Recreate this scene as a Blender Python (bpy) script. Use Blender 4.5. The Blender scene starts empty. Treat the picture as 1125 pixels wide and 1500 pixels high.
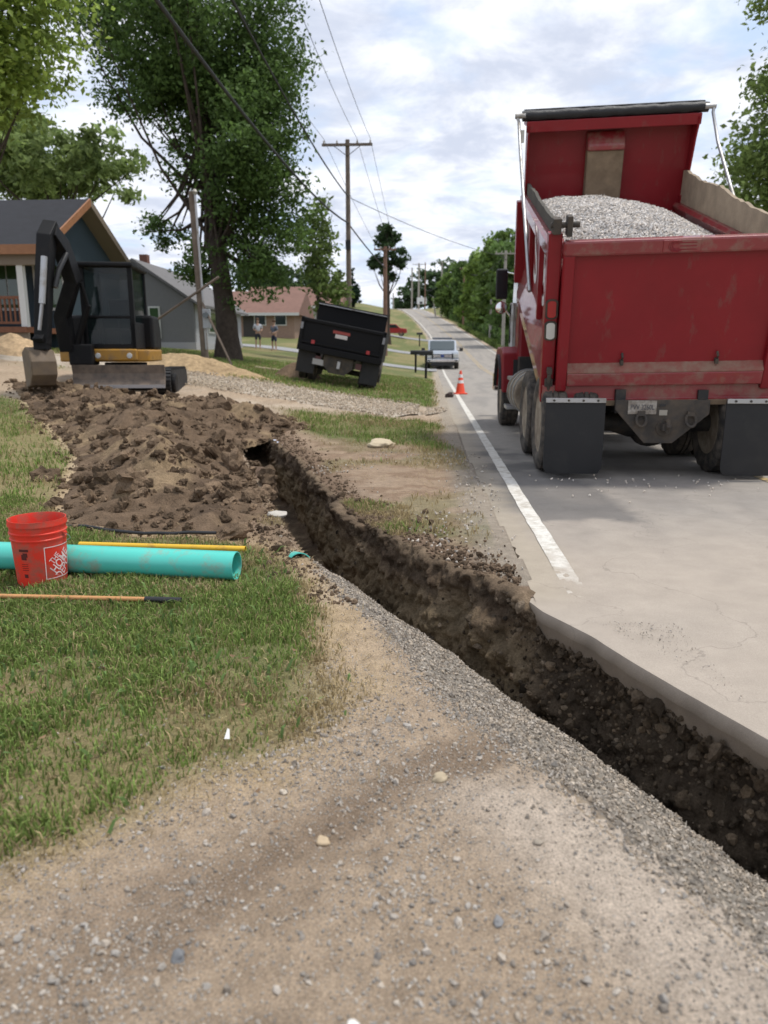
import bpy, math, random
import numpy as np
from mathutils import Vector, Matrix, Euler
R = math.radians
random.seed(7); rng = np.random.default_rng(11)
scene = bpy.context.scene
col = scene.collection

# ------------------------------------------------------------------ camera
cam_d = bpy.data.cameras.new('camera'); cam = bpy.data.objects.new('camera', cam_d); col.objects.link(cam)
cam_d.sensor_fit = 'VERTICAL'; cam_d.sensor_height = 36; cam_d.sensor_width = 27; cam_d.lens = 26
cam_d.clip_start = 0.05; cam_d.clip_end = 3000
cam.location = (0, 0, 1.28); cam.rotation_euler = (R(90 - 12.24), 0, R(3.54))
cam_d.dof.use_dof = True; cam_d.dof.focus_distance = 4.3; cam_d.dof.aperture_fstop = 2.5
scene.camera = cam
# ------------------------------------------------------------------ world, sun, exposure
SUN_EL, SUN_AZ = 70.0, 78.0          # azimuth clockwise from +Y
w = bpy.data.worlds.new('World'); scene.world = w; w.use_nodes = True
nt = w.node_tree; N = nt.nodes; LK = nt.links; N.clear()
out = N.new('ShaderNodeOutputWorld'); bg = N.new('ShaderNodeBackground'); bg.inputs[1].default_value = 0.122
sky = N.new('ShaderNodeTexSky'); sky.sky_type = 'NISHITA'; sky.sun_disc = False
sky.sun_elevation = R(SUN_EL); sky.sun_rotation = R(SUN_AZ); sky.air_density = 1.0; sky.dust_density = 1.5; sky.ozone_density = 1.2
tc = N.new('ShaderNodeTexCoord'); sep = N.new('ShaderNodeSeparateXYZ'); LK.new(tc.outputs['Generated'], sep.inputs[0])
def wmath(op, a, b=None, clamp=False):
    n = N.new('ShaderNodeMath'); n.operation = op; n.use_clamp = clamp
    for i, v in enumerate((a, b)):
        if v is None: continue
        if isinstance(v, (int, float)): n.inputs[i].default_value = v
        else: LK.new(v, n.inputs[i])
    return n.outputs[0]
zz = wmath('ADD', wmath('MAXIMUM', sep.outputs[2], 0.0), 0.14)
cx = wmath('DIVIDE', sep.outputs[0], zz); cy = wmath('DIVIDE', sep.outputs[1], zz)
cv = N.new('ShaderNodeCombineXYZ'); LK.new(cx, cv.inputs[0]); LK.new(cy, cv.inputs[1])
def wnoise(scale, detail, rough, off):
    m = N.new('ShaderNodeMapping'); m.inputs['Location'].default_value = off; LK.new(cv.outputs[0], m.inputs[0])
    n = N.new('ShaderNodeTexNoise'); n.inputs['Scale'].default_value = scale; n.inputs['Detail'].default_value = detail
    n.inputs['Roughness'].default_value = rough; n.inputs['Distortion'].default_value = 0.3; LK.new(m.outputs[0], n.inputs[0]); return n.outputs[0]
n1 = wnoise(1.7, 9, 0.55, (3.1, 1.7, 0)); n2 = wnoise(2.9, 8, 0.62, (7.7, 2.2, 1))
def wramp(src, p0, p1):
    r = N.new('ShaderNodeMapRange'); r.interpolation_type = 'SMOOTHSTEP'; r.inputs[1].default_value = p0; r.inputs[2].default_value = p1; LK.new(src, r.inputs[0]); return r.outputs[0]
cov = wramp(n1, 0.33, 0.52)
shade = wramp(n2, 0.36, 0.66)
cc = N.new('ShaderNodeMix'); cc.data_type = 'RGBA'; LK.new(shade, cc.inputs[0])
cc.inputs[6].default_value = (4.0, 4.35, 5.2, 1); cc.inputs[7].default_value = (6.6, 6.75, 7.15, 1)
mx = N.new('ShaderNodeMix'); mx.data_type = 'RGBA'; LK.new(cov, mx.inputs[0])
hz = N.new('ShaderNodeMix'); hz.data_type = 'RGBA'; hz.inputs[0].default_value = 0.6; LK.new(sky.outputs[0], hz.inputs[6]); hz.inputs[7].default_value = (4.6, 5.4, 6.8, 1)
LK.new(hz.outputs[2], mx.inputs[6]); LK.new(cc.outputs[2], mx.inputs[7])
LK.new(mx.outputs[2], bg.inputs[0]); LK.new(bg.outputs[0], out.inputs[0])
sun_d = bpy.data.lights.new('sun', 'SUN'); sun = bpy.data.objects.new('sun', sun_d); col.objects.link(sun)
sun_d.energy = 2.1; sun_d.angle = R(7.0); sun_d.color = (1.0, 0.95, 0.87)
sv = Vector((math.sin(R(SUN_AZ)) * math.cos(R(SUN_EL)), math.cos(R(SUN_AZ)) * math.cos(R(SUN_EL)), math.sin(R(SUN_EL))))
sun.rotation_euler = sv.to_track_quat('Z', 'Y').to_euler(); sun.location = sv * 50
vs = scene.view_settings; vs.view_transform = 'Standard'; vs.look = 'None'; vs.exposure = 0.5; vs.gamma = 1; vs.use_curve_mapping = False
scene.cycles.use_denoising = True; scene.cycles.max_bounces = 6; scene.cycles.transparent_max_bounces = 6

# ------------------------------------------------------------------ noise
def _h(ix, iy, iz, s):
    n = (ix * 374761393 + iy * 668265263 + iz * 2147483647 + s * 144665) & 0xFFFFFFFF
    n = ((n ^ (n >> 13)) * 1274126177) & 0xFFFFFFFF
    n = ((n ^ (n >> 16)) * 2246822519) & 0xFFFFFFFF
    return ((n ^ (n >> 15)) & 0xFFFFFF) / float(0xFFFFFF)
def vn(x, y, z, s=0):
    x, y, z = np.broadcast_arrays(np.asarray(x, float), np.asarray(y, float), np.asarray(z, float))
    fx, fy, fz = np.floor(x), np.floor(y), np.floor(z); ix, iy, iz = fx.astype(np.int64), fy.astype(np.int64), fz.astype(np.int64)
    u, v, ww = x - fx, y - fy, z - fz
    u = u*u*(3-2*u); v = v*v*(3-2*v); ww = ww*ww*(3-2*ww); r = 0
    for a in (0, 1):
        for b in (0, 1):
            for c in (0, 1):
                r = r + _h(ix+a, iy+b, iz+c, s) * (u if a else 1-u) * (v if b else 1-v) * (ww if c else 1-ww)
    return r
def fbm(x, y, z=0.0, sc=1.0, o=4, s=0, g=0.5):
    t = 0; a = 1; n = 0; z = np.asarray(z, float)
    for k in range(o):
        f = sc * 2**k; t = t + a * vn(np.asarray(x)*f + 17.3*k, np.asarray(y)*f - 9.1*k, z*f + 3.7*k, s+k); n += a; a *= g
    return t / n            # 0..1
def ss(a, b, x): t = np.clip((np.asarray(x, float)-a)/(b-a), 0, 1); return t*t*(3-2*t)
def inpoly(x, y, poly):
    x = np.asarray(x); y = np.asarray(y); r = np.zeros(x.shape, bool); n = len(poly)
    for i in range(n):
        x0, y0 = poly[i]; x1, y1 = poly[(i+1) % n]
        if y0 == y1: continue
        c = ((y0 > y) != (y1 > y)) & (x < (x1-x0)*(y-y0)/(y1-y0)+x0); r ^= c
    return r
def polydist(x, y, pts, closed=False):
    d = np.full(np.shape(x), 1e9); P = list(pts) + ([pts[0]] if closed else [])
    for (x0, y0), (x1, y1) in zip(P[:-1], P[1:]):
        dx, dy = x1-x0, y1-y0; t = np.clip(((x-x0)*dx+(y-y0)*dy)/(dx*dx+dy*dy+1e-12), 0, 1)
        d = np.minimum(d, np.hypot(x-(x0+t*dx), y-(y0+t*dy)))
    return d
def sdpoly(x, y, poly): d = polydist(x, y, poly, True); return np.where(inpoly(x, y, poly), d, -d)   # >0 inside

# ------------------------------------------------------------------ mesh helpers
def fast_mesh(name, V, F, smooth=False, attr=None):
    V = np.asarray(V, np.float32); F = np.asarray(F, np.int32); k = F.shape[1]
    me = bpy.data.meshes.new(name); me.vertices.add(len(V)); me.vertices.foreach_set('co', V.ravel())
    me.loops.add(F.size); me.loops.foreach_set('vertex_index', F.ravel()); me.polygons.add(len(F))
    me.polygons.foreach_set('loop_start', np.arange(0, F.size, k, dtype=np.int32)); me.polygons.foreach_set('loop_total', np.full(len(F), k, np.int32))
    me.update(calc_edges=True); me.polygons.foreach_set('use_smooth', np.full(len(F), bool(smooth)))
    if attr is not None:
        for an, A in attr.items():
            A = np.asarray(A, np.float32)
            if A.shape[1] == 3: A = np.c_[A, np.ones(len(A), np.float32)]
            at = me.attributes.new(an, 'FLOAT_COLOR', 'POINT'); at.data.foreach_set('color', A.ravel())
    return me
def link(name, me, mat=None, parent=None):
    o = bpy.data.objects.new(name, me); col.objects.link(o)
    if mat is not None and me is not None: me.materials.append(mat)
    if parent is not None: o.parent = parent
    return o
def tag(o, label=None, cat=None, group=None, kind=None):
    for k, v in (('label', label), ('category', cat), ('group', group), ('kind', kind)):
        if v: o[k] = v
    return o
def empty(name, loc, rz=0, label=None, cat=None, group=None):
    o = bpy.data.objects.new(name, None); col.objects.link(o); o.location = loc; o.rotation_euler = (0, 0, rz); o.empty_display_size = 0.2
    return tag(o, label, cat, group)
class MB:
    def __init__(s): s.v = []; s.f = []
    def add(s, vs, fs):
        n = len(s.v); s.v += [tuple(p) for p in vs]; s.f += [tuple(i+n for i in f) for f in fs]; return s
    def mm(s, x0, x1, y0, y1, z0, z1, M=None):
        vs = [(x, y, z) for x in (x0, x1) for y in (y0, y1) for z in (z0, z1)]
        if M is not None: vs = [M @ Vector(p) for p in vs]
        return s.add(vs, [(0,1,3,2),(4,6,7,5),(0,4,5,1),(2,3,7,6),(0,2,6,4),(1,5,7,3)])
    def box(s, c, d, rot=(0,0,0)):
        M = Matrix.Translation(c) @ Euler(rot).to_matrix().to_4x4()
        return s.mm(-d[0]/2, d[0]/2, -d[1]/2, d[1]/2, -d[2]/2, d[2]/2, M)
    def prism(s, poly, ax, a0, a1, M=None):      # poly in the two other axes (order: x->yz, y->xz, z->xy)
        n = len(poly); vs = []
        for a in (a0, a1):
            for p, q in poly: vs.append({'x': (a, p, q), 'y': (p, a, q), 'z': (p, q, a)}[ax])
        if M is not None: vs = [M @ Vector(p) for p in vs]
        fs = [tuple(range(n-1, -1, -1)), tuple(range(n, 2*n))] + [(i, (i+1) % n, n+(i+1) % n, n+i) for i in range(n)]
        return s.add(vs, fs)
    def tube(s, pts, r, n=8, cap=True):
        pts = [Vector(p) for p in pts]; m = len(pts); rs = r if isinstance(r, (list, tuple)) else [r]*m; vs = []
        for i, p in enumerate(pts):
            d = (pts[min(i+1, m-1)] - pts[max(i-1, 0)]).normalized()
            a = d.cross(Vector((0, 0, 1))); a = a.normalized() if a.length > 0.05 else d.cross(Vector((1, 0, 0))).normalized(); b = d.cross(a)
            for k in range(n): t = 2*math.pi*k/n; vs.append(p + (a*math.cos(t) + b*math.sin(t))*rs[i])
        fs = [(i*n+k, i*n+(k+1) % n, (i+1)*n+(k+1) % n, (i+1)*n+k) for i in range(m-1) for k in range(n)]
        if cap: fs += [tuple(range(n-1, -1, -1)), tuple(range((m-1)*n, m*n))]
        return s.add(vs, fs)
    def lathe(s, prof, c=(0,0,0), ax='z', n=24, closed=False):
        vs = []; m = len(prof)
        for (r, h) in prof:
            for k in range(n):
                t = 2*math.pi*k/n; u, v = r*math.cos(t), r*math.sin(t)
                p = {'z': (u, v, h), 'x': (h, u, v), 'y': (u, h, v)}[ax]; vs.append((p[0]+c[0], p[1]+c[1], p[2]+c[2]))
        mm = m if closed else m-1
        fs = [(i*n+k, i*n+(k+1) % n, ((i+1) % m)*n+(k+1) % n, ((i+1) % m)*n+k) for i in range(mm) for k in range(n)]
        if not closed:
            if prof[0][0] > 1e-4: fs.append(tuple(range(n-1, -1, -1)))
            if prof[-1][0] > 1e-4: fs.append(tuple(range((m-1)*n, m*n)))
        return s.add(vs, fs)
    def build(s, name, mat, parent=None, bevel=0, smooth=False):
        me = bpy.data.meshes.new(name); me.from_pydata(s.v, [], s.f); me.update()
        if smooth: me.polygons.foreach_set('use_smooth', np.ones(len(me.polygons), bool))
        o = link(name, me, mat, parent)
        if smooth:
            try: me.set_sharp_from_angle(angle=R(38))
            except Exception: pass
        if bevel:
            b = o.modifiers.new('bevel', 'BEVEL'); b.width = bevel; b.segments = 2; b.limit_method = 'ANGLE'; b.angle_limit = R(35)
        return o
def text_mesh(body, size, M=None, extrude=0.0):
    cu = bpy.data.curves.new('t', 'FONT'); cu.body = body; cu.size = size; cu.extrude = extrude; cu.align_x = 'CENTER'; cu.align_y = 'CENTER'; cu.resolution_u = 3; cu.offset = size*0.012
    ob = bpy.data.objects.new('t', cu); col.objects.link(ob); dg = bpy.context.evaluated_depsgraph_get()
    me = bpy.data.meshes.new_from_object(ob.evaluated_get(dg)); bpy.data.objects.remove(ob); bpy.data.curves.remove(cu)
    vs = [v.co.copy() for v in me.vertices]; fs = [tuple(p.vertices) for p in me.polygons]; bpy.data.meshes.remove(me)
    if M is not None: vs = [M @ v for v in vs]
    return vs, fs

# ------------------------------------------------------------------ materials
def mat(name, c, rough=0.6, metal=0.0, var=0.0, vscale=6.0, dirt=None, damt=0.0, dscale=3.0, bump=0.0, bscale=60.0, spec=0.5, attr=None, trans=0.0, coat=0.0, speck=None, dstretch=None):
    m = bpy.data.materials.new(name); m.use_nodes = True; t = m.node_tree; b = t.nodes['Principled BSDF']; L = t.links.new
    b.inputs['Base Color'].default_value = (*c, 1); b.inputs['Roughness'].default_value = rough; b.inputs['Metallic'].default_value = metal
    b.inputs['Specular IOR Level'].default_value = spec; b.inputs['Coat Weight'].default_value = coat
    tco = t.nodes.new('ShaderNodeTexCoord')
    def noise(sc, det=5, ro=0.6):
        n = t.nodes.new('ShaderNodeTexNoise'); n.inputs['Scale'].default_value = sc; n.inputs['Detail'].default_value = det; n.inputs['Roughness'].default_value = ro
        L(tco.outputs['Object'], n.inputs[0]); return n.outputs[0]
    src = None
    if attr:
        a = t.nodes.new('ShaderNodeAttribute'); a.attribute_name = attr; src = a.outputs[0]
    if var:
        mr = t.nodes.new('ShaderNodeMapRange'); mr.inputs[1].default_value = 0.25; mr.inputs[2].default_value = 0.75; mr.inputs[3].default_value = 1-var; mr.inputs[4].default_value = 1+var; L(noise(vscale), mr.inputs[0])
        vm = t.nodes.new('ShaderNodeVectorMath'); vm.operation = 'SCALE'; L(mr.outputs[0], vm.inputs[3])
        if src is None: vm.inputs[0].default_value = c
        else: L(src, vm.inputs[0])
        src = vm.outputs[0]
    if speck:
        mr = t.nodes.new('ShaderNodeMapRange'); mr.inputs[1].default_value = 0.3; mr.inputs[2].default_value = 0.7; mr.inputs[3].default_value = 1-speck[1]; mr.inputs[4].default_value = 1+speck[1]; L(noise(speck[0], 3, 0.75), mr.inputs[0])
        vm = t.nodes.new('ShaderNodeVectorMath'); vm.operation = 'SCALE'; L(mr.outputs[0], vm.inputs[3])
        if src is None: vm.inputs[0].default_value = c
        else: L(src, vm.inputs[0])
        src = vm.outputs[0]
    if dirt:
        mr = t.nodes.new('ShaderNodeMapRange'); mr.inputs[1].default_value = 0.62-0.3*damt; mr.inputs[2].default_value = 0.85-0.3*damt; dn = noise(dscale, 8, 0.68)
        if dstretch:
            mp = t.nodes.new('ShaderNodeMapping'); mp.inputs['Scale'].default_value = dstretch; L(tco.outputs['Object'], mp.inputs[0]); L(mp.outputs[0], dn.node.inputs[0])
        L(dn, mr.inputs[0])
        mi = t.nodes.new('ShaderNodeMix'); mi.data_type = 'RGBA'; L(mr.outputs[0], mi.inputs[0]); mi.inputs[7].default_value = (*dirt, 1)
        if src is None: mi.inputs[6].default_value = (*c, 1)
        else: L(src, mi.inputs[6])
        src = mi.outputs[2]
        rm = t.nodes.new('ShaderNodeMapRange'); rm.inputs[3].default_value = rough; rm.inputs[4].default_value = 0.9; L(mr.outputs[0], rm.inputs[0]); L(rm.outputs[0], b.inputs['Roughness'])
    if src is not None: L(src, b.inputs['Base Color'])
    if bump:
        bn = t.nodes.new('ShaderNodeBump'); bn.inputs['Strength'].default_value = bump; bn.inputs['Distance'].default_value = 0.02; L(noise(bscale, 6, 0.7), bn.inputs['Height']); L(bn.outputs[0], b.inputs['Normal'])
    if trans:
        tr = t.nodes.new('ShaderNodeBsdfTranslucent'); mi = t.nodes.new('ShaderNodeMixShader'); mi.inputs[0].default_value = trans
        if src is not None: L(src, tr.inputs[0])
        else: tr.inputs[0].default_value = (*c, 1)
        o = t.nodes['Material Output']; L(b.outputs[0], mi.inputs[1]); L(tr.outputs[0], mi.inputs[2]); L(mi.outputs[0], o.inputs[0])
    return m
TAN = (0.30, 0.235, 0.165); MUD = (0.13, 0.095, 0.065)
M_ground = mat('ground soil', TAN, 0.95, attr='col', var=0.22, vscale=14, bump=0.9, bscale=70, spec=0.12, speck=(150, .38))
M_soil = mat('turned soil', MUD, 0.95, attr='col', var=0.38, vscale=9, bump=1.0, bscale=45, spec=0.1, speck=(90, .35))
M_stone = mat('gravel stone', (0.4, 0.37, 0.33), 0.85, attr='col', var=0.15, vscale=40, spec=0.25)
M_grass = mat('grass', (0.1, 0.15, 0.04), 0.7, attr='col', spec=0.2, trans=0.3)
M_leaf = mat('leaves', (0.06, 0.1, 0.03), 0.6, attr='col', spec=0.25, trans=0.42)
M_bark = mat('bark', (0.07, 0.055, 0.045), 0.95, var=0.35, vscale=5, bump=0.8, bscale=12, spec=0.1)
M_asphalt = mat('worn asphalt', (0.27, 0.25, 0.225), 0.92, attr='col', var=0.10, vscale=5, bump=0.35, bscale=260, spec=0.2, speck=(220, .16))
_t = M_asphalt.node_tree; _b = _t.nodes['Principled BSDF']; _src = _b.inputs['Base Color'].links[0].from_socket
_tc = _t.nodes.new('ShaderNodeTexCoord'); _n = _t.nodes.new('ShaderNodeTexNoise'); _n.inputs['Scale'].default_value = 0.75; _n.inputs['Detail'].default_value = 6; _n.inputs['Distortion'].default_value = 0.4; _t.links.new(_tc.outputs['Object'], _n.inputs[0])
_a = _t.nodes.new('ShaderNodeMath'); _a.operation = 'SUBTRACT'; _a.inputs[1].default_value = 0.5; _t.links.new(_n.outputs[0], _a.inputs[0]); _ab = _t.nodes.new('ShaderNodeMath'); _ab.operation = 'ABSOLUTE'; _t.links.new(_a.outputs[0], _ab.inputs[0])
_mr = _t.nodes.new('ShaderNodeMapRange'); _mr.inputs[1].default_value = 0.0004; _mr.inputs[2].default_value = 0.0026; _mr.inputs[3].default_value = 0.3; _mr.inputs[4].default_value = 0.0; _t.links.new(_ab.outputs[0], _mr.inputs[0])
_mi = _t.nodes.new('ShaderNodeMix'); _mi.data_type = 'RGBA'; _t.links.new(_mr.outputs[0], _mi.inputs[0]); _t.links.new(_src, _mi.inputs[6]); _mi.inputs[7].default_value = (.10, .09, .08, 1); _t.links.new(_mi.outputs[2], _b.inputs['Base Color'])
M_white_line = mat('worn white road paint', (0.62, 0.6, 0.55), 0.85, attr='col', var=0.08, vscale=20, dirt=(0.36, 0.32, 0.26), damt=0.55, dscale=9, spec=0.2, speck=(120, .15))
M_yellow_line = mat('worn yellow road paint', (0.5, 0.33, 0.09), 0.8, dirt=(0.27, 0.25, 0.22), damt=0.9, dscale=5)
M_red = mat('red truck paint', (0.215, 0.0085, 0.0145), 0.42, var=0.14, vscale=1.6, dirt=(0.17, 0.075, 0.06), damt=0.13, dscale=7.0, coat=0.12, spec=0.3, dstretch=(1, 1, .22), bump=0.12, bscale=3.0)
M_red_dirty = mat('dusty red paint', (0.22, 0.014, 0.018), 0.5, var=0.15, vscale=2, dirt=(0.22, 0.12, 0.09), damt=0.5, dscale=6, coat=0.6)
M_ledge = mat('dusty ledge', (0.22, 0.07, 0.055), 0.8, var=0.2, vscale=5, dirt=(0.24, 0.15, 0.11), damt=0.75, dscale=7)
M_tan_dirt = mat('caked dirt', (0.21, 0.155, 0.105), 0.95, var=0.3, vscale=6, bump=0.4, bscale=25, spec=0.1)
M_rubber = mat('black rubber', (0.010, 0.010, 0.011), 0.62, var=0.2, vscale=3, dirt=(0.035, 0.033, 0.031), damt=0.4, dscale=4)
M_tyre = mat('dusty tyre rubber', (0.022, 0.021, 0.02), 0.85, dirt=(0.12, 0.10, 0.08), damt=0.75, dscale=7, bump=0.2, bscale=50)
M_rim = mat('dusty wheel', (0.34, 0.29, 0.22), 0.7, 0.1, var=0.2, vscale=9, dirt=(0.19, 0.15, 0.11), damt=0.8, dscale=6)
M_chassis = mat('black chassis', (0.012, 0.012, 0.012), 0.6, dirt=(0.07, 0.058, 0.045), damt=0.6, dscale=6)
M_steel = mat('dirty steel plate', (0.05, 0.044, 0.038), 0.8, 0.1, var=0.25, vscale=8, dirt=(0.10, 0.078, 0.058), damt=0.7, dscale=7)
M_alu = mat('aluminium', (0.42, 0.42, 0.42), 0.42, 0.85, dirt=(0.3, 0.26, 0.2), damt=0.4)
M_chrome = mat('chrome', (0.75, 0.75, 0.75), 0.15, 1.0)
M_black = mat('black plastic', (0.015, 0.015, 0.016), 0.45)
M_tarp = mat('black tarp roll', (0.012, 0.012, 0.014), 0.5, bump=0.6, bscale=14)
M_glass = mat('dark glass', (0.03, 0.045, 0.045), 0.06, spec=0.9)
M_lamp_red = mat('red lamp lens', (0.35, 0.015, 0.015), 0.2)
M_lamp_white = mat('clear lamp lens', (0.55, 0.55, 0.52), 0.25)
M_white = mat('white paint', (0.75, 0.75, 0.74), 0.5, var=0.05)
M_wood = mat('weathered plank', (0.30, 0.235, 0.165), 0.9, var=0.3, vscale=4, bump=0.5, bscale=30)
M_pole = mat('utility pole wood', (0.16, 0.125, 0.10), 0.95, var=0.3, vscale=4, bump=0.3, bscale=20)
M_pole_red = mat('reddish pole wood', (0.20, 0.115, 0.08), 0.95, var=0.25, vscale=3)
M_pole_grey = mat('silvered pole wood', (0.36, 0.33, 0.29), 0.95, var=0.2, vscale=3)
M_wire = mat('cable', (0.02, 0.02, 0.022), 0.6)
# ------------------------------------------------------------------ terrain functions
def roadz(y): return np.interp(y, [-80, 42, 52, 62, 85, 110, 140, 170, 200, 222, 245, 270, 1500], [0, 0, 0.15, 0.6, 2.0, 3.7, 6.2, 9.0, 11.8, 13.4, 14.3, 14.6, 14.6])
def shift(y): return np.interp(y, [0, 60, 85, 110, 140, 170, 200, 225, 260, 1500], [0, 0, -0.3, -1.0, -2.7, -5.0, -8.0, -11.2, -17, -260])
def left_edge(y):
    y = np.asarray(y, float)
    return np.interp(y, [-3, 0, 1.25, 2.38, 2.87, 3.26, 3.61, 3.8, 4.3, 6, 9, 14], [3.7, 2.3, 1.7, 1.16, .93, .77, .58, .53, .56, .50, .45, .42]) + shift(y)
def G0(x, y):
    x = np.asarray(x, float); y = np.asarray(y, float)
    rz = roadz(y); S = ss(5, 20, y); e = -0.05 + shift(y); d = np.maximum(e - x, 0)
    dd = np.where(d < 10, d, 10 + 3*(1-np.exp(-(d-10)/3)))
    z = rz + S*0.118*dd + ss(26, 75, y)*0.5*ss(2, 10, d)
    dr = np.maximum(x - (6.5 + shift(y)), 0); z = z - 0.25*ss(0, 1.5, dr)*(1-ss(1.5, 4, dr)) + 0.05*np.minimum(dr, 25)*ss(2, 6, dr)
    return z
PATCH = ss
def G(x, y):
    x = np.asarray(x, float); y = np.asarray(y, float)
    z = G0(x, y)
    near = 1 - ss(25, 60, np.hypot(x, y))
    z = z + near*((fbm(x, y, 0, 1.3, 3, 5)-.5)*0.05 + (fbm(x, y, 0, 9, 3, 8)-.5)*0.022)*np.where(x < 0.35, 1, 0.3)
    return z
TR_R = [(3.1, -2.0), (2.42, 0.0), (1.86, 1.25), (1.31, 2.40), (1.08, 2.88), (0.90, 3.28), (0.67, 3.63), (0.43, 3.98), (0.07, 4.50), (-0.34, 5.25), (-0.60, 5.68), (-1.04, 7.12), (-1.62, 8.9), (-2.22, 10.4), (-2.7, 11.6)]
TR_L = [(2.2, -2.0), (1.55, 0.0), (1.15, 0.75), (0.72, 1.45), (0.42, 2.02), (0.17, 2.42), (-0.02, 2.75), (-0.22, 3.35), (-0.50, 3.85), (-0.86, 4.72), (-1.08, 5.35), (-1.46, 6.5), (-2.0, 8.1), (-2.75, 10.3), (-3.2, 11.5)]
def resample(P, n):
    P = np.array(P); d = np.r_[0, np.cumsum(np.hypot(*np.diff(P, axis=0).T))]; t = np.linspace(0, 1, n)
    # parametrise by index fraction so that left and right lips pair up
    k = np.linspace(0, 1, len(P)); X = np.interp(t, k, P[:, 0]); Y = np.interp(t, k, P[:, 1])
    ker = np.ones(9)/9; 
    Xs = np.convolve(np.r_[[X[0]]*4, X, [X[-1]]*4], ker, 'valid'); Ys = np.convolve(np.r_[[Y[0]]*4, Y, [Y[-1]]*4], ker, 'valid'); return np.c_[Xs, Ys]
TPOLY = [tuple(p) for p in resample(TR_L, 70)] + [tuple(p) for p in resample(TR_R, 70)[::-1]]
LAWN_A = [(-30, -6), (-2.2, 0.6), (-1.42, 1.42), (-1.09, 1.63), (-.84, 1.89), (-.56, 2.15), (-.30, 2.66), (-.42, 3.1), (-.54, 3.5), (-.90, 4.44), (-1.2, 4.75), (-1.6, 4.95), (-2.7, 5.2), (-3.05, 5.8), (-4.2, 8.6), (-7.0, 12.6), (-12, 15.5), (-30, 15.5)]
PILE = [(-3.05, 5.85), (-2.7, 5.3), (-2.0, 5.05), (-1.45, 5.1), (-1.3, 5.7), (-1.75, 7.0), (-2.2, 8.4), (-2.6, 9.6), (-2.2, 10.9), (-2.0, 11.9), (-2.7, 12.9), (-4.5, 14.0), (-8.4, 14.6), (-6.9, 12.4), (-4.2, 8.6)]
DRIVE = [(0.0, 15.6), (-1.5, 16.4), (-4.0, 17.6), (-7.0, 18.4), (-11, 19.0), (-18, 19.5)]
DAMP = [(.34, 2.32), (.16, 2.22), (-.1, 2.0), (-.33, 1.72), (-.55, 1.5), (-.78, 1.28), (-1.1, 1.1)]
def lawn_mask(x, y):
    n = (fbm(x, y, 0, 2.2, 4, 21)-.5)
    a = ss(-.10, .16, sdpoly(x, y, LAWN_A) + n*0.30)
    c = ss(16.5, 18.0, y + n*1.0)*ss(.15, .45, (0.42+shift(y)) - x + n*.3)
    b = ss(9.0, 10.8, y + n*2.5 + x*0.3)*ss(14.6, 13.6, y + n)*ss(.1, .4, 0.42 - x + n*.5)*ss(-2.1, -1.5, x + n*.4 + (y-11)*.35)
    t = 0.85*ss(.5, .15, np.hypot((x+.10)*.8, (y-5.35)*1.2) + n*.5)*(x < .4) + .7*ss(.42, .1, np.hypot(x+.5, y-6.1) + n*.5)
    t = np.maximum(t, .5*ss(.50, .64, fbm(x, y, 0, 1.4, 4, 23))*(x > -1.9)*(x < .45)*ss(4.7, 5.2, y)*ss(10.5, 9.5, y)*ss(.12, .3, polydist(x, y, TR_R)))
    m = np.maximum(np.maximum(a, c), np.maximum(b, t))
    m = np.maximum(m, ss(.2, .8, x - (6.5+shift(y)) + n))
    dr = polydist(x, y, DRIVE); m = m*ss(1.35, 1.75, dr + n*.8)
    m = m*ss(.02, -.14, sdpoly(x, y, PILE) + n*.3)
    return m
# ------------------------------------------------------------------ ground sheet
def axis(fine0, fine1, st, lo, hi, g):
    a = list(np.arange(fine0, fine1, st)); s = st
    while a[-1] < hi: s *= g; a.append(a[-1]+min(s, 40))
    s = st
    while a[0] > lo: s *= g; a.insert(0, a[0]-min(s, 40))
    return np.array(a)
gx = axis(-3.4, 1.4, .032, -700, 700, 1.075); gy = axis(0.9, 8.0, .036, -60, 1300, 1.045)
X, Y = np.meshgrid(gx, gy); nx, ny = len(gx), len(gy)
Z = G(X, Y)
le = left_edge(Y); under = (X > le + .05) & (X < 6.45+shift(Y)); Z = np.where(under, roadz(Y) - .17, Z)
near_lip = (np.abs(X-le) < .09) & (Y > 3.7) & (Y < 60); Z = np.where((X <= le+.05) & (X > le-.5), np.minimum(Z, roadz(Y) - .006 - .02*ss(0, .4, le - X)), Z)
lawn = lawn_mask(X, Y)
def C(*c): return np.array(c)
def mixc(a, b, t): return a*(1-t[..., None]) + b*t[..., None]
nA = fbm(X, Y, 0, 1.1, 4, 31); nB = fbm(X, Y, 0, 6, 4, 41)
colr = np.broadcast_to(C(.315, .25, .18), X.shape+(3,)).copy()
colr = mixc(colr, C(.37, .315, .245), ss(.4, .65, nA)*.8)                                     # pale dusty patches
colr = mixc(colr, C(.19, .145, .10), ss(.56, .72, nB)*.45)
damp = ss(.17, .06, polydist(X, Y, DAMP) + (nB-.5)*.3); damp = damp*(.35+.65*ss(-.95, -.35, X)); colr = mixc(colr, C(.135, .10, .07), damp*.62)
pale = ss(0.15, .5, X + .55*(Y-1.5) )*ss(2.2, 1.9, Y)*(1-damp); colr = mixc(colr, C(.42, .365, .30), pale*.85)
berm = ss(3.6, 4.6, Y)*ss(15, 13, Y)*(X > -3.5)*(X < .8); colr = mixc(colr, C(.20, .145, .10), berm*(.45+.5*ss(.4, .65, nB)))
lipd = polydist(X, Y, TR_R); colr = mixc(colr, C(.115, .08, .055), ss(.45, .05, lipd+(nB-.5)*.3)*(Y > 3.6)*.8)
lipl = polydist(X, Y, TR_L); colr = mixc(colr, C(.16, .118, .08), ss(.4, .05, lipl+(nB-.5)*.3)*(Y > 4.2)*.8)
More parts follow.
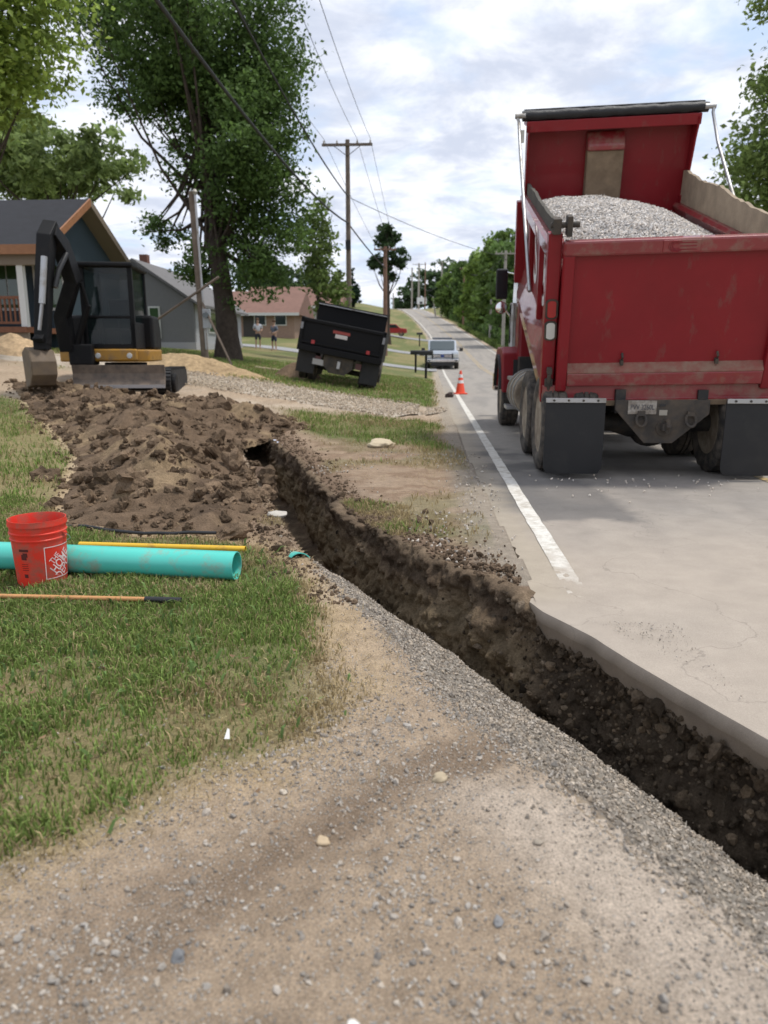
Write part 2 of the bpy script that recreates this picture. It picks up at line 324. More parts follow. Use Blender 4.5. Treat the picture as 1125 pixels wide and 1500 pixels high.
straw = ss(-.35, .02, sdpoly(X, Y, LAWN_A) + (nB-.5)*.3); colr = mixc(colr, C(.40, .31, .185), straw*(1-damp)*.55)
colr = np.clip(colr*np.array([1.26, 1.225, 1.22]), 0, .6)
should = ss(.0, .25, X - (le-.35))*(X < le+.1)*(Y > 4); colr = mixc(colr, C(.32, .285, .235), should*.75)
colr = mixc(colr, mixc(np.broadcast_to(C(.12, .14, .05), X.shape+(3,)), C(.22, .19, .09), ss(.45, .66, fbm(X, Y, 0, .5, 5, 77)+.15*(nB-.5))), lawn*np.where(Y < 9, .85, .95))
F = (np.arange(ny-1)[:, None]*nx + np.arange(nx-1)[None, :]).ravel(); F = np.c_[F, F+1, F+nx+1, F+nx]
fcx = (X[:-1, :-1]+X[1:, 1:]).ravel()/2; fcy = (Y[:-1, :-1]+Y[1:, 1:]).ravel()/2
keep = ~(inpoly(fcx, fcy, TPOLY) & (fcy < 11.3))
me = fast_mesh('ground', np.c_[X.ravel(), Y.ravel(), Z.ravel()], F[keep], True, {'col': colr.reshape(-1, 3)})
ground = tag(link('ground', me, M_ground), 'trampled lawn and bare dirt beside the road', kind='structure')
# ------------------------------------------------------------------ road slab
ry = np.r_[np.arange(-3, 12, .05), np.arange(12, 60, .5), np.arange(60, 420, 4)]; cu = np.r_[0, .012, np.linspace(.03, 1, 58)]
RY, CU = np.meshgrid(ry, cu, indexing='ij'); LE = left_edge(RY); LE = LE + (fbm(RY, RY*0, 0, 7, 3, 3)-.5)*np.where(RY > 3.7, .16, .009)
RX = LE + (6.4+shift(RY)-LE)*CU; RZ = roadz(RY) + (fbm(RX, RY, 0, .8, 2, 4)-.5)*.012 - .02*np.abs(CU-.5)
RZ = RZ - np.where(CU == 0, .0005, 0)
nR = fbm(RX, RY, 0, .9, 5, 51); nR2 = fbm(RX*3, RY*.5, 0, 1.5, 4, 52)
rc = np.broadcast_to(C(.30, .275, .245), RX.shape+(3,)).copy()
rc = mixc(rc, C(.22, .205, .19), ss(.45, .7, nR2)*.6)
rc = mixc(rc, C(.41, .35, .288), ss(7.5, 3.2, RY + (nR-.5)*4)*.75)
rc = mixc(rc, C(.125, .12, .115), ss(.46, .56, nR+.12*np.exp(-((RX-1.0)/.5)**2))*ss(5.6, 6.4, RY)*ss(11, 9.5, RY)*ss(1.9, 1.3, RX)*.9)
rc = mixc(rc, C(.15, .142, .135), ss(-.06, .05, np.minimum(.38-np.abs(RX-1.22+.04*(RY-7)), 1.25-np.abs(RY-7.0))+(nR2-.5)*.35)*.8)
rc = mixc(rc, C(.36, .31, .24), ss(.35, .05, RX-LE+(nR-.5)*.4)*ss(3.5, 4, RY)*ss(40, 20, RY)*.7)
n0, n1_ = RX.shape; VI = np.arange(n0*n1_).reshape(n0, n1_)
V = np.c_[RX.ravel(), RY.ravel(), RZ.ravel()]; Fq = np.c_[VI[:-1, :-1].ravel(), VI[:-1, 1:].ravel(), VI[1:, 1:].ravel(), VI[1:, :-1].ravel()]
# cut edge of the slab: two rows down the left side
e1 = np.c_[RX[:, 0]+.004*np.sin(ry*31), ry, RZ[:, 0]-.065]; e2 = np.c_[RX[:, 0]+.015+.02*fbm(ry*0, ry, 0, 9, 3, 9), ry, RZ[:, 0]-.115-.05*fbm(ry*0, ry, 0, 6, 3, 19)]; e3 = e2 + [.5, 0, 0]
b0 = len(V); V = np.r_[V, e1, e2, e3]; m = n0
for a, b in ((VI[:, 0], b0+np.arange(m)), (b0+np.arange(m), b0+m+np.arange(m)), (b0+m+np.arange(m), b0+2*m+np.arange(m))):
    Fq = np.r_[Fq, np.c_[a[:-1], a[1:], b[1:], b[:-1]]]
ec = np.broadcast_to(C(.19, .155, .12), (3*m, 3)) * (0.75+.5*fbm(V[b0:, 0], V[b0:, 1], V[b0:, 2], 12, 3, 6))[:, None]
me = fast_mesh('road', V, Fq, False, {'col': np.r_[rc.reshape(-1, 3), ec]})
road = tag(link('road', me, M_asphalt), 'worn two-lane asphalt road running up the far hill', kind='structure')
def strip(name, x0, x1, ys, matr, label, jag=0.0):
    ys = np.asarray(ys); j = (fbm(ys, ys*0, 0, 5, 3, 66)-.5)*jag; ks = np.linspace(0, 1, 13); V = []; 
    YY, KK = np.meshgrid(ys, ks, indexing='ij'); XX = x0+(x1-x0)*KK + shift(YY) + j[:, None]; cuu = np.clip((XX-left_edge(YY))/(6.4+shift(YY)-left_edge(YY)), 0, 1)
    V = np.c_[XX.ravel(), YY.ravel(), (roadz(YY) + (fbm(XX, YY, 0, .8, 2, 4)-.5)*.012 - .02*np.abs(cuu-.5) + .005 - .016*ss(5.0, 3.6, YY)*fbm(XX, YY*.5, 0, 26, 4, 69, .6)).ravel()]
    n = len(ys); I = np.arange(n*13).reshape(n, 13); Fs = np.c_[I[:-1, :-1].ravel(), I[:-1, 1:].ravel(), I[1:, 1:].ravel(), I[1:, :-1].ravel()]
    V = np.array(V); fd = ss(5.2, 3.7, V[:, 1]+(fbm(V[:, 0], V[:, 1], 0, 9, 4, 67)-.5)*1.6)[:, None]; return tag(link(name, fast_mesh(name, V, Fs, False, {'col': np.array([[.62, .6, .55]])*(1-fd)+np.array([[.385, .335, .28]])*fd}), matr), label, kind='structure')
ysl = np.r_[np.arange(3.45, 8, .02), np.arange(8, 14, .1), np.arange(14, 60, .5), np.arange(60, 300, 4)]
strip('edge_line', .76, .875, ysl, M_white_line, 'worn white edge line along the left side of the road', .012)
strip('edge_line', 6.0, 6.1, ysl[60:], M_white_line, 'white edge line along the far right side of the road')
strip('centre_line', 3.38, 3.48, ysl, M_yellow_line, 'faded left stripe of the double yellow centre line'); strip('centre_line', 3.58, 3.68, ysl, M_yellow_line, 'faded right stripe of the double yellow centre line')
# ------------------------------------------------------------------ trench
ns = 1100; LP = resample(TR_L, ns); RP = resample(TR_R, ns)
near_u = np.array([-.16, -.08, -.03, 0, .04, .09, .16, .26, .36, .46, .56, .66, .74, .80, .84, .87] + list(.875+.125*np.linspace(0, 1, 44)) + [1.05, 1.14])
zn = np.array([-.02, .004, .006, -.004, -.026, -.048, -.08, -.13, -.18, -.24, -.305, -.39, -.48, -.55, -.60, -.64] + list(-.64+.64*np.linspace(0, 1, 44)**.9) + [.004, -.02])
zf = np.array([-.02, .006, .01, -.004, -.14, -.28, -.40, -.5, -.56, -.6, -.62, -.62, -.62, -.62, -.61, -.60] + list(-.60+.60*np.linspace(0, 1, 44)**.95) + [.008, -.02])
wf = ss(4.3, 5.6, LP[:, 1]); endr = ss(11.4, 9.0, LP[:, 1])[:, None]; k = len(near_u)
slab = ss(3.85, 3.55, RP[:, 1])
U = np.broadcast_to(near_u, (ns, k)); PX = LP[:, :1] + (RP[:, :1]-LP[:, :1])*U; PY = LP[:, 1:] + (RP[:, 1:]-LP[:, 1:])*U
PZ = zn*(1-wf[:, None]) + zf*wf[:, None]
wallm = ss(.85, .9, U)*ss(1.1, .99, U)
PZ = PZ*np.where((U > .01) & (U < .99), .12+.88*endr, 1) - slab[:, None]*.16*ss(.9, 1.0, U)
ell = np.where(U < .5, LP[:, :1]*0, 0)
PZ = PZ + np.where(U < .5, G(LP[:, 0], LP[:, 1])[:, None], np.where(slab[:, None] > 0, 0, G(RP[:, 0], RP[:, 1])[:, None]))*np.where((U > .1) & (U < .86), 0, 1)
out_ = (U < 0); PZ = np.where(out_, G(PX, PY)+np.where(near_u < -.1, -.035, np.where(near_u < -.05, -.02, .001)), PZ)
outr = (U > 1.01) & (slab[:, None] < .01); PZ = np.where(outr, np.minimum(G(PX, PY), .02)+np.where(near_u > 1.1, -.025, .006), PZ)
W = np.hypot(RP[:, 0]-LP[:, 0], RP[:, 1]-LP[:, 1]); dirx = (LP[:, 0]-RP[:, 0])/W; diry = (LP[:, 1]-RP[:, 1])/W
q = (fbm(PX, PY, PZ, 5, 4, 91)-.42)*.20 + (fbm(PX, PY, PZ, 17, 4, 92, .62)-.5)*.15
lump = np.maximum(0, fbm(PX, PY, PZ*1.3, 3, 3, 95)-.5)*.35
q = q + .016*np.sin(6.283*np.arange(ns)[:, None]*.13+3*fbm(PX, PY, 0, 1.5, 2, 94))*ss(.88, .91, U)*ss(.985, .95, U)*(1-slab[:, None])*ss(.35, .6, fbm(PX, PY, PZ, 1.2, 2, 89))
amp = wallm*(1-.3*slab[:, None])*(1-.85*slab[:, None]*ss(.93, .985, U))
PX = PX + dirx[:, None]*(q+lump)*amp; PY = PY + diry[:, None]*(q+lump)*amp
PZ = PZ + (fbm(PX, PY, 0, 13, 3, 93)-.5)*np.where((U > .03) & (U < .86), .05, .03*wallm) + (fbm(PX, PY, 0, 8, 3, 97)-.5)*.07*((U > .97) & (U < 1.1))*(1-slab[:, None])
gm = ss(-.02, .05, U+(fbm(PX, PY, 0, 7, 3, 96)-.5)*.12)*ss(.88, .83, U)*(1-ss(4.35, 4.75, PY))           # gravel fill
tcn = fbm(PX, PY, PZ, 6, 4, 99); tc2 = fbm(PX*.6, PY*.6, PZ*3, 4, 4, 98)
tcol = mixc(np.broadcast_to(C(.115, .082, .055), PX.shape+(3,)), C(.20, .15, .098), ss(.42, .68, tcn)); tcol = mixc(tcol, C(.055, .04, .03), ss(.5, .68, tc2)*.7)
lay = PZ + (fbm(PX, PY, 0, 3, 3, 88)-.5)*.2; tcol = mixc(tcol, C(.20, .155, .095), ss(-.16, -.30, lay)*wallm*(1-slab[:, None])*.6); tcol = mixc(tcol, C(.06, .043, .03), ss(-.22, -.10, lay)*ss(.01, -.05, lay)*wallm*(1-slab[:, None])*.7)
tcol = mixc(tcol, C(.06, .046, .033), (slab[:, None]*wallm)*.85)  # wall beneath the slab painted darker, as the overhang's shade
tcol = mixc(tcol, C(.40, .32, .235), ss(.04, -.01, U)*.95*np.ones_like(PX)); tcol = mixc(tcol, C(.21, .155, .105), ss(.97, 1.03, U)*np.ones_like(PX)*.6)
tcol = mixc(tcol, C(.30, .27, .23), gm*.9)
TV = np.stack([PX, PY, PZ], -1); I = np.arange(ns*k).reshape(ns, k)
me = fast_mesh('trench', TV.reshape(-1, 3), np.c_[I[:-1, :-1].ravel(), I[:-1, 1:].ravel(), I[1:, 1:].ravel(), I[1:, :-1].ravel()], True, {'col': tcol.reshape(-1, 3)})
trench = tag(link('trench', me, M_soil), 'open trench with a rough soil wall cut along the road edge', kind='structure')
# ------------------------------------------------------------------ stones, clods and blades as joined stuff
def ico(sub):
    import bmesh
    bm = bmesh.new(); bmesh.ops.create_icosphere(bm, subdivisions=sub, radius=1); bm.verts.ensure_lookup_table()
    v = np.array([p.co[:] for p in bm.verts]); f = np.array([[q.index for q in p.verts] for p in bm.faces]); bm.free(); return v, f
ICO1, ICO2, ICO3 = ico(1), ico(2), ico(3)
def randrot(n):
    qn = rng.normal(size=(n, 4)); qn /= np.linalg.norm(qn, axis=1)[:, None]; a, b, c, d = qn.T
    return np.stack([np.stack([1-2*(c*c+d*d), 2*(b*c-a*d), 2*(b*d+a*c)], -1), np.stack([2*(b*c+a*d), 1-2*(b*b+d*d), 2*(c*d-a*b)], -1), np.stack([2*(b*d-a*c), 2*(c*d+a*b), 1-2*(b*b+c*c)], -1)], -2)
def rocks(P, r, colors, base=ICO1, jit=.22, flat=.7, rough=0.0):
    v, f = base; n = len(P); k = len(v)
    sc = np.stack([rng.uniform(.8, 1.35, n), rng.uniform(.7, 1.1, n), rng.uniform(flat*.8, flat*1.25, n)], -1)
    if jit: rad = 1 + rng.normal(size=(n, k, 1))*jit
    else: rad = np.ones((n, k, 1))
    if rough:
        off = rng.uniform(-50, 50, (n, 1, 3)); q = v[None]*1.3+off; q2 = v[None]*3.2+off
        rad = rad*(1 + rough*(vn(q[..., 0], q[..., 1], q[..., 2], 5)-.5)[..., None]*1.6 + rough*(vn(q2[..., 0], q2[..., 1], q2[..., 2], 6)-.5)[..., None]*.8)
    W_ = v[None]*rad*sc[:, None]*np.asarray(r).reshape(n, 1, 1); W_ = np.einsum('nij,nkj->nki', randrot(n), W_)
    V = (W_ + np.asarray(P)[:, None]).reshape(-1, 3); Fs = (f[None] + (np.arange(n)*k)[:, None, None]).reshape(-1, 3)
    return V, Fs, np.repeat(np.asarray(colors), k, axis=0)
def stuff(name, V, Fs, Cc, matr, label, smooth=False, parent=None):
    return tag(link(name, fast_mesh(name, V, Fs, smooth, {'col': Cc}), matr, parent), label, kind='stuff')
def stone_cols(n, lo=.16, hi=.5):
    b = rng.uniform(lo, hi, (n, 1)); t = rng.uniform(0, 1, (n, 1)); return b*(np.array([[1, .85, .68]])*(1-t) + np.array([[1, .93, .84]])*t)
def height_on(X_, Y_): return G(X_, Y_)
# loose gravel on the drive in the foreground
n = 42000; x = rng.uniform(-1.9, 1.2, n); y = rng.uniform(.85, 3.0, n)
dens = (1-lawn_mask(x, y)*.97)*ss(3.1, 2.0, y)*(~inpoly(x, y, TPOLY))*(.22+.6*ss(.40, .66, fbm(x, y, 0, 2.3, 4, 120)))*(1-.45*ss(.2, .5, x+.45*(y-1.5)))
kp = rng.uniform(size=n) < dens; x, y = x[kp], y[kp]; r = .0030*np.exp(rng.normal(0, .48, len(x))) + .0012; r = np.minimum(r, .015)
V, Fs, Cc = rocks(np.c_[x, y, height_on(x, y)+r*.25], r, stone_cols(len(x), .20, .44), ICO1)
OCT = (np.array([[1, 0, 0], [-1, 0, 0], [0, 1, 0], [0, -1, 0], [0, 0, 1], [0, 0, -1.]]), np.array([[0, 2, 4], [2, 1, 4], [1, 3, 4], [3, 0, 4], [2, 0, 5], [1, 2, 5], [3, 1, 5], [0, 3, 5]]))
n = 120000; x = rng.uniform(-1.9, 1.2, n); y = .85+2.6*rng.uniform(0, 1, n)**1.3; dens = (1-lawn_mask(x, y)*.97)*(~inpoly(x, y, TPOLY))*(.38+.62*ss(.36, .62, fbm(x, y, 0, 2.9, 4, 121)))*(1-.5*ss(.2, .5, x+.45*(y-1.5)))
kp = rng.uniform(size=n) < dens; x, y = x[kp], y[kp]; r = .0019*np.exp(rng.normal(0, .4, len(x))); V_, F_, C_ = rocks(np.c_[x, y, height_on(x, y)+r*.3], r, stone_cols(len(x), .2, .5), OCT, .2, .8)
Fs = np.r_[Fs, F_+len(V)]; V = np.r_[V, V_]; Cc = np.r_[Cc, C_]
stuff('gravel', V, Fs, Cc, M_stone, 'small loose gravel strewn over the dirt in the foreground')
# gravel fill in the trench
sel = np.argwhere(gm[:-1, :-1] > .35); n = 24000; pick = sel[rng.integers(0, len(sel), n)]; a, b = rng.uniform(0, 1, (2, n, 1)); i, j = pick.T
Pp = TV[i, j]*(1-a)*(1-b) + TV[i+1, j]*a*(1-b) + TV[i, j+1]*(1-a)*b + TV[i+1, j+1]*a*b
vis = (Pp[:, 1] > .9); Pp = Pp[vis]; r = rng.uniform(.004, .0098, len(Pp)); Pp[:, 2] += r*.4
V, Fs, Cc = rocks(Pp, r, stone_cols(len(Pp), .17, .46)*np.array([[1, .97, .93]]), OCT, .25); stuff('trench_gravel', V, Fs, Cc, M_stone, 'grey crushed stone bedding along the trench floor')
n = 5200; s_ = rng.integers(60, int(ns*.6), n); o = rng.normal(.012, .03, n); lx = LP[s_, 0]-o; ly = LP[s_, 1]-o*.4; kp = (ly > .8) & (ly < 4.2); lx, ly = lx[kp], ly[kp]; r = .003*np.exp(rng.normal(0, .45, len(lx))); V, Fs, Cc = rocks(np.c_[lx, ly, G(lx, ly)+r*.3], r, stone_cols(len(lx), .18, .44), OCT, .25); stuff('lip_gravel', V, Fs, Cc, M_stone, 'fine stones strewn along the left lip of the near trench')
# cobbles in the wall under the slab
wsel = np.argwhere((wallm[:-1, :-1] > .3) & (U[:-1, :-1] < .995)); pr_ = RP[wsel[:, 0], 1]; wsel = wsel[(pr_ > .9) & (rng.uniform(size=len(wsel)) < np.where(pr_ < 3.9, 1, .16))]
n = 1700; pick = wsel[rng.integers(0, len(wsel), n)]; i, j = pick.T; a = rng.uniform(0, 1, (n, 1)); Pp = TV[i, j]*a + TV[i+1, j+1]*(1-a); r = .006*np.exp(rng.normal(0, .75, n)) + .003
cc_ = stone_cols(n, .035, .22)*np.array([[1, .86, .70]]); V, Fs, Cc = rocks(Pp, np.minimum(r, .035), cc_, ICO1, .15, .8); stuff('wall_stones', V, Fs, Cc, M_soil, 'dark pebbles and cobbles stuck in the trench wall under the road')
# crumbs of soil on both lips and on the berm
n = 4200; s_ = rng.integers(300, ns-5, n); side = rng.uniform(size=n) < .6; lip = np.where(side[:, None], RP[s_], LP[s_]); o = np.abs(rng.normal(0, .22, n))*np.where(side, 1, -1)
cxy = np.c_[lip[:, 0] - dirx[s_]*o, lip[:, 1] - diry[s_]*o]; okm = ((cxy[:, 1] > 4.0) | (~side & (cxy[:, 1] > 3.6))) & (cxy[:, 0] < left_edge(cxy[:, 1])-.02); cxy = cxy[okm]
r = .006*np.exp(rng.normal(0, .6, len(cxy)))+.003; r = np.minimum(r, .045); zc = height_on(cxy[:, 0], cxy[:, 1])
cb = rng.uniform(.6, 1.5, (len(cxy), 1))*np.array([[.14, .10, .068]]); V, Fs, Cc = rocks(np.c_[cxy, zc+r*.3], r, cb, ICO1, .16, .75, .3); stuff('soil_crumbs', V, Fs, Cc, M_soil, 'crumbled soil scattered along the trench lips')
n = 420; yy = rng.uniform(1.9, 3.75, n); rr = np.minimum(.010*np.exp(rng.normal(0, .5, n)), .035); V, Fs, Cc = rocks(np.c_[left_edge(yy)+rng.normal(0, .016, n)+.03, yy, -.145+rng.normal(0, .018, n)-.03*rng.uniform(0, 1, n)], rr, rng.uniform(.5, 1.3, (n, 1))*np.array([[.10, .075, .052]]), ICO2, .1, .8, .6); stuff('clinging_soil', V, Fs, Cc, M_soil, 'dark soil lumps clinging under the cut road edge')
# pale limestone chips on the berm by the road
n = 1700; x = rng.uniform(-1.6, .65, n); y = rng.uniform(4.2, 9.5, n); kp = (rng.uniform(size=n) < ss(.5, .75, fbm(x, y, 0, 1.6, 3, 133) + .22*ss(-.5, .4, x)))&(~inpoly(x, y, TPOLY)); x, y = x[kp], y[kp]
r = rng.uniform(.005, .014, len(x)); V, Fs, Cc = rocks(np.c_[x, y, height_on(x, y)+r*.4], r, stone_cols(len(x), .3, .55), ICO1); stuff('limestone_chips', V, Fs, Cc, M_stone, 'white limestone chips scattered on the strip between trench and road')
# ------------------------------------------------------------------ spoil heap
def pile_h(x, y):
    d = sdpoly(x, y, PILE); e = ss(-.05, 1.0, d)
    big = fbm(x, y, 0, .9, 3, 201); mid = fbm(x, y, 0, 3.1, 4, 202)
    ridge = .14 + .18*np.exp(-(polydist(x, y, [(-3.0, 6.0), (-3.4, 8.2), (-4.6, 11.0)])/.8)**2) + .12*np.exp(-(polydist(x, y, [(-2.6, 11.6), (-3.8, 12.8)])/.6)**2)
    return e*(ridge*(.45+1.1*(big-.1)) + .30*(mid-.45) - .12*np.abs(fbm(x, y, 0, 2.2, 4, 203)-.5)) + .16*ss(0, .3, d)*np.maximum(0, mid-.5)
px = np.arange(-9.0, -1.0, .045); py = np.arange(4.8, 15.0, .045); QX, QY = np.meshgrid(px, py); d = sdpoly(QX, QY, PILE); H = pile_h(QX, QY)
nz = (fbm(QX, QY, H, 7, 5, 204, .6)-.5)*1.15; QZ = G(QX, QY) + np.where(d > -.02, H + nz*.14*ss(0, .25, d) + .012, -.05)
QXd = QX + (fbm(QX, QY, 3, 6, 3, 205)-.5)*.12; QYd = QY + (fbm(QX, QY, 7, 6, 3, 206)-.5)*.12
pn = fbm(QX, QY, 0, 1.7, 4, 207); pcol = mixc(np.broadcast_to(C(.15, .105, .07), QX.shape+(3,)), C(.25, .182, .112), ss(.5, .68, pn)); pcol = mixc(pcol, C(.085, .06, .042), ss(.52, .7, fbm(QX, QY, 0, 3.5, 4, 208))*.75)
I = np.arange(QX.size).reshape(QX.shape); Fp = np.c_[I[:-1, :-1].ravel(), I[:-1, 1:].ravel(), I[1:, 1:].ravel(), I[1:, :-1].ravel()]; kk = (d[:-1, :-1].ravel() > -.06)
pile = stuff('dirt_pile', np.c_[QXd.ravel(), QYd.ravel(), QZ.ravel()], Fp[kk], pcol.reshape(-1, 3), M_soil, 'long heap of freshly dug brown soil left of the trench', True)
n = 12000; x = rng.uniform(-8.5, -1.2, n); y = rng.uniform(4.7, 14.6, n); dd = sdpoly(x, y, PILE); kp = (dd > -.25+.2*rng.uniform(size=n)); x, y, dd = x[kp], y[kp], dd[kp]
r = np.minimum(.011*np.exp(rng.normal(0, .8, len(x)))+.004, .11); zc = G(x, y) + np.where(dd > 0, pile_h(x, y), 0)
cb = rng.uniform(.55, 1.5, (len(x), 1))*np.array([[.15, .106, .07]]); big = r > .03
V1, F1, C1 = rocks(np.c_[x, y, zc+r*.3][~big], r[~big], cb[~big], OCT, .2, .8); V2, F2, C2 = rocks(np.c_[x, y, zc+r*.25][big], r[big], cb[big], ICO3, .03, .75, 1.0)
n = 170; x = rng.uniform(-7.5, -1.4, n); y = rng.uniform(5.0, 13.5, n); kp = sdpoly(x, y, PILE) > .1; x, y = x[kp], y[kp]; r = rng.uniform(.045, .115, len(x)); V3, F3, C3 = rocks(np.c_[x, y, G(x, y)+pile_h(x, y)+r*.1], r, rng.uniform(.5, 1.15, (len(x), 1))*np.array([[.16, .112, .074]]), ICO3, .045, .7, 1.3); V2, F2, C2 = np.r_[V2, V3], np.r_[F2, F3+len(V2)], np.r_[C2, C3]
stuff('soil_clods', np.r_[V1, V2], np.r_[F1, F2+len(V1)], np.r_[C1, C2], M_soil, 'lumps and clods of earth lying over the dug soil heap')
# pale heaps of sandy spoil by the porch and the driveway
def mound(name, cx_, cy_, rx, ry_, h, label, seed, c0=(.40, .29, .17)):
    u = np.linspace(-1.25, 1.25, 60); A, B = np.meshgrid(u, u); x = cx_+A*rx; y = cy_+B*ry_; rr = np.hypot(A, B)
    hh = h*np.maximum(0, 1-rr**1.5)*(.65+.7*fbm(x, y, 0, 1.6, 4, seed)) + .10*(fbm(x, y, 0, 5, 3, seed+1)-.5)*(rr < 1)
    z = G(x, y) + np.where(rr < 1.1, hh, -.08); I = np.arange(A.size).reshape(A.shape)
    cl = np.array(c0)*(0.7+.6*fbm(x, y, 0, 3, 4, seed+2)).reshape(-1, 1)
    return stuff(name, np.c_[x.ravel(), y.ravel(), z.ravel()], np.c_[I[:-1, :-1].ravel(), I[:-1, 1:].ravel(), I[1:, 1:].ravel(), I[1:, :-1].ravel()], cl, M_soil, label, True)
mound('sand_heap', -6.9, 20.6, 2.6, 1.0, .42, 'low heap of yellow-brown soil behind the excavator by the driveway', 301)
mound('sand_heap', -10.6, 18.8, .8, .8, .5, 'pale tan soil heap in front of the porch left of the excavator', 311, (.46, .33, .2))
mound('sand_heap', -4.1, 23.4, .8, .6, .5, 'small brown soil heap left of the black dump truck', 321, (.17, .12, .08))
# ------------------------------------------------------------------ gravel driveway
t = np.linspace(0, 1, 150); D = np.array(DRIVE); dk = np.linspace(0, 1, len(D)); dx_ = np.interp(t, dk, D[:, 0]); dy_ = np.interp(t, dk, D[:, 1])
tx, ty = np.gradient(dx_), np.gradient(dy_); tl = np.hypot(tx, ty); nxv, nyv = -ty/tl, tx/tl; vv = np.linspace(-1, 1, 34)
hw = 1.45 + .35*fbm(t*9, t*0, 0, 1, 3, 401)
DX = dx_[:, None] + nxv[:, None]*vv*hw[:, None]; DY = dy_[:, None] + nyv[:, None]*vv*hw[:, None]; jn = (fbm(DX, DY, 0, 1.5, 3, 402)-.5)
DY = DY + jn*.55*np.abs(vv)**2; DZ = G(DX, DY) + .03 - .07*np.abs(vv)**6; DZ = np.where(DX > -.25, np.minimum(DZ, .004 - .012*ss(-.25, .4, DX)), DZ)
dc = mixc(np.broadcast_to(C(.46, .40, .325), DX.shape+(3,)), C(.33, .27, .20), ss(.4, .65, fbm(DX, DY, 0, 1.3, 4, 403)))
I = np.arange(DX.size).reshape(DX.shape); me = fast_mesh('driveway', np.c_[DX.ravel(), DY.ravel(), DZ.ravel()], (np.c_[I[:-1, :-1].ravel(), I[1:, :-1].ravel(), I[1:, 1:].ravel(), I[:-1, 1:].ravel()])[(DX[:-1, :-1] < .40+.2*jn[:-1, :-1]).ravel()], True, {'col': dc.reshape(-1, 3)})
tag(link('driveway', me, M_ground), 'pale gravel driveway crossing the lawn to the road', kind='structure')
n = 7000; a = rng.uniform(0, 1, n)*.62; b = np.clip(rng.normal(0, .6, n), -1.08, 1.08); x = np.interp(a, t, dx_)+np.interp(a, t, nxv)*b*1.5; y = np.interp(a, t, dy_)+np.interp(a, t, nyv)*b*1.5
r = rng.uniform(.012, .03, n); kp = x < .38; x, y, r = x[kp], y[kp], r[kp]; n = len(x); zq = np.where(x > -.25, np.minimum(G(x, y)+.03, .0), G(x, y)+.03); V, Fs, Cc = rocks(np.c_[x, y, zq+r*.2], r, stone_cols(n, .28, .58)*np.array([[1, .94, .85]]), OCT); stuff('driveway_gravel', V, Fs, Cc, M_stone, 'pale loose stones on the gravel driveway')
# ------------------------------------------------------------------ grass
def blades(P, h, wd, colors, bend=.6):
    n = len(P); az = rng.uniform(0, 2*math.pi, n); la = rng.uniform(0, 2*math.pi, n); l = rng.uniform(.15, 1, n)*bend*h
    sx, sy = np.cos(az)*wd/2, np.sin(az)*wd/2; lx, ly = np.cos(la)*l, np.sin(la)*l; z0 = np.zeros(n)
    v = np.stack([np.stack([-sx, -sy, z0-.004], -1), np.stack([sx, sy, z0-.004], -1), np.stack([lx*.38+sx*.75, ly*.38+sy*.75, h*.6], -1), np.stack([lx*.38-sx*.75, ly*.38-sy*.75, h*.6], -1), np.stack([lx, ly, h*np.clip(1-.35*l/h, .35, 1)], -1)], 1) + P[:, None]
    f = np.array([[0, 1, 2], [0, 2, 3], [3, 2, 4]]); Fs = (f[None] + (np.arange(n)*5)[:, None, None]).reshape(-1, 3); return v.reshape(-1, 3), Fs, np.repeat(colors, 5, axis=0)
def grass_cols(x, y, n, dry):
    g = np.array([[.155, .225, .06]])*rng.uniform(.6, 1.6, (n, 1)) + rng.uniform(0, .05, (n, 1))*np.array([[1, .8, .2]]); s_ = np.array([[.42, .33, .18]])*rng.uniform(.6, 1.25, (n, 1))
    return np.where(rng.uniform(size=(n, 1)) < dry[:, None], s_, g)
def scatter(n, x0, x1, y0, y1, hmin, hmax, wd, name, label, pw=1.0, thr=0.0):
    x = rng.uniform(x0, x1, n); y = rng.uniform(y0, y1, n); m = lawn_mask(x, y); cl = fbm(x, y, 0, 3.5, 3, 501)
    kp = (rng.uniform(size=n) < (m**pw)*(.25+.95*ss(.3, .6, cl)))&(~inpoly(x, y, TPOLY)); x, y, m, cl = x[kp], y[kp], m[kp], cl[kp]; n = len(x)
    dry = np.clip(.85-.80*ss(.15, .9, m) + .42*ss(.54, .74, fbm(x, y, 0, 1.6, 4, 502)) + .10, 0, 1)
    dry = np.clip(dry + .35*(y > 4.6)*(x > -2.2)*(y < 10), 0, 1); h = (hmin+(hmax-hmin)*rng.uniform(size=n)**1.6)*(.55+.8*cl)*(.55+.45*m)
    V, Fs, Cc = blades(np.c_[x, y, G(x, y)], h, wd*rng.uniform(.6, 1.3, n), grass_cols(x, y, n, dry), .9); return stuff(name, V, Fs, Cc, M_grass, label)
scatter(340000, -4.2, -.15, 1.2, 6.2, .02, .066, .0064, 'grass', 'short green and dry grass of the near lawn around the bucket and pipe')
scatter(90000, -9, .45, 5.0, 16.0, .03, .10, .011, 'grass', 'patchy grass between the trench, soil heap and driveway')
scatter(70000, -14, .5, 16.0, 34, .05, .13, .022, 'grass', 'green lawn grass beyond the gravel driveway')
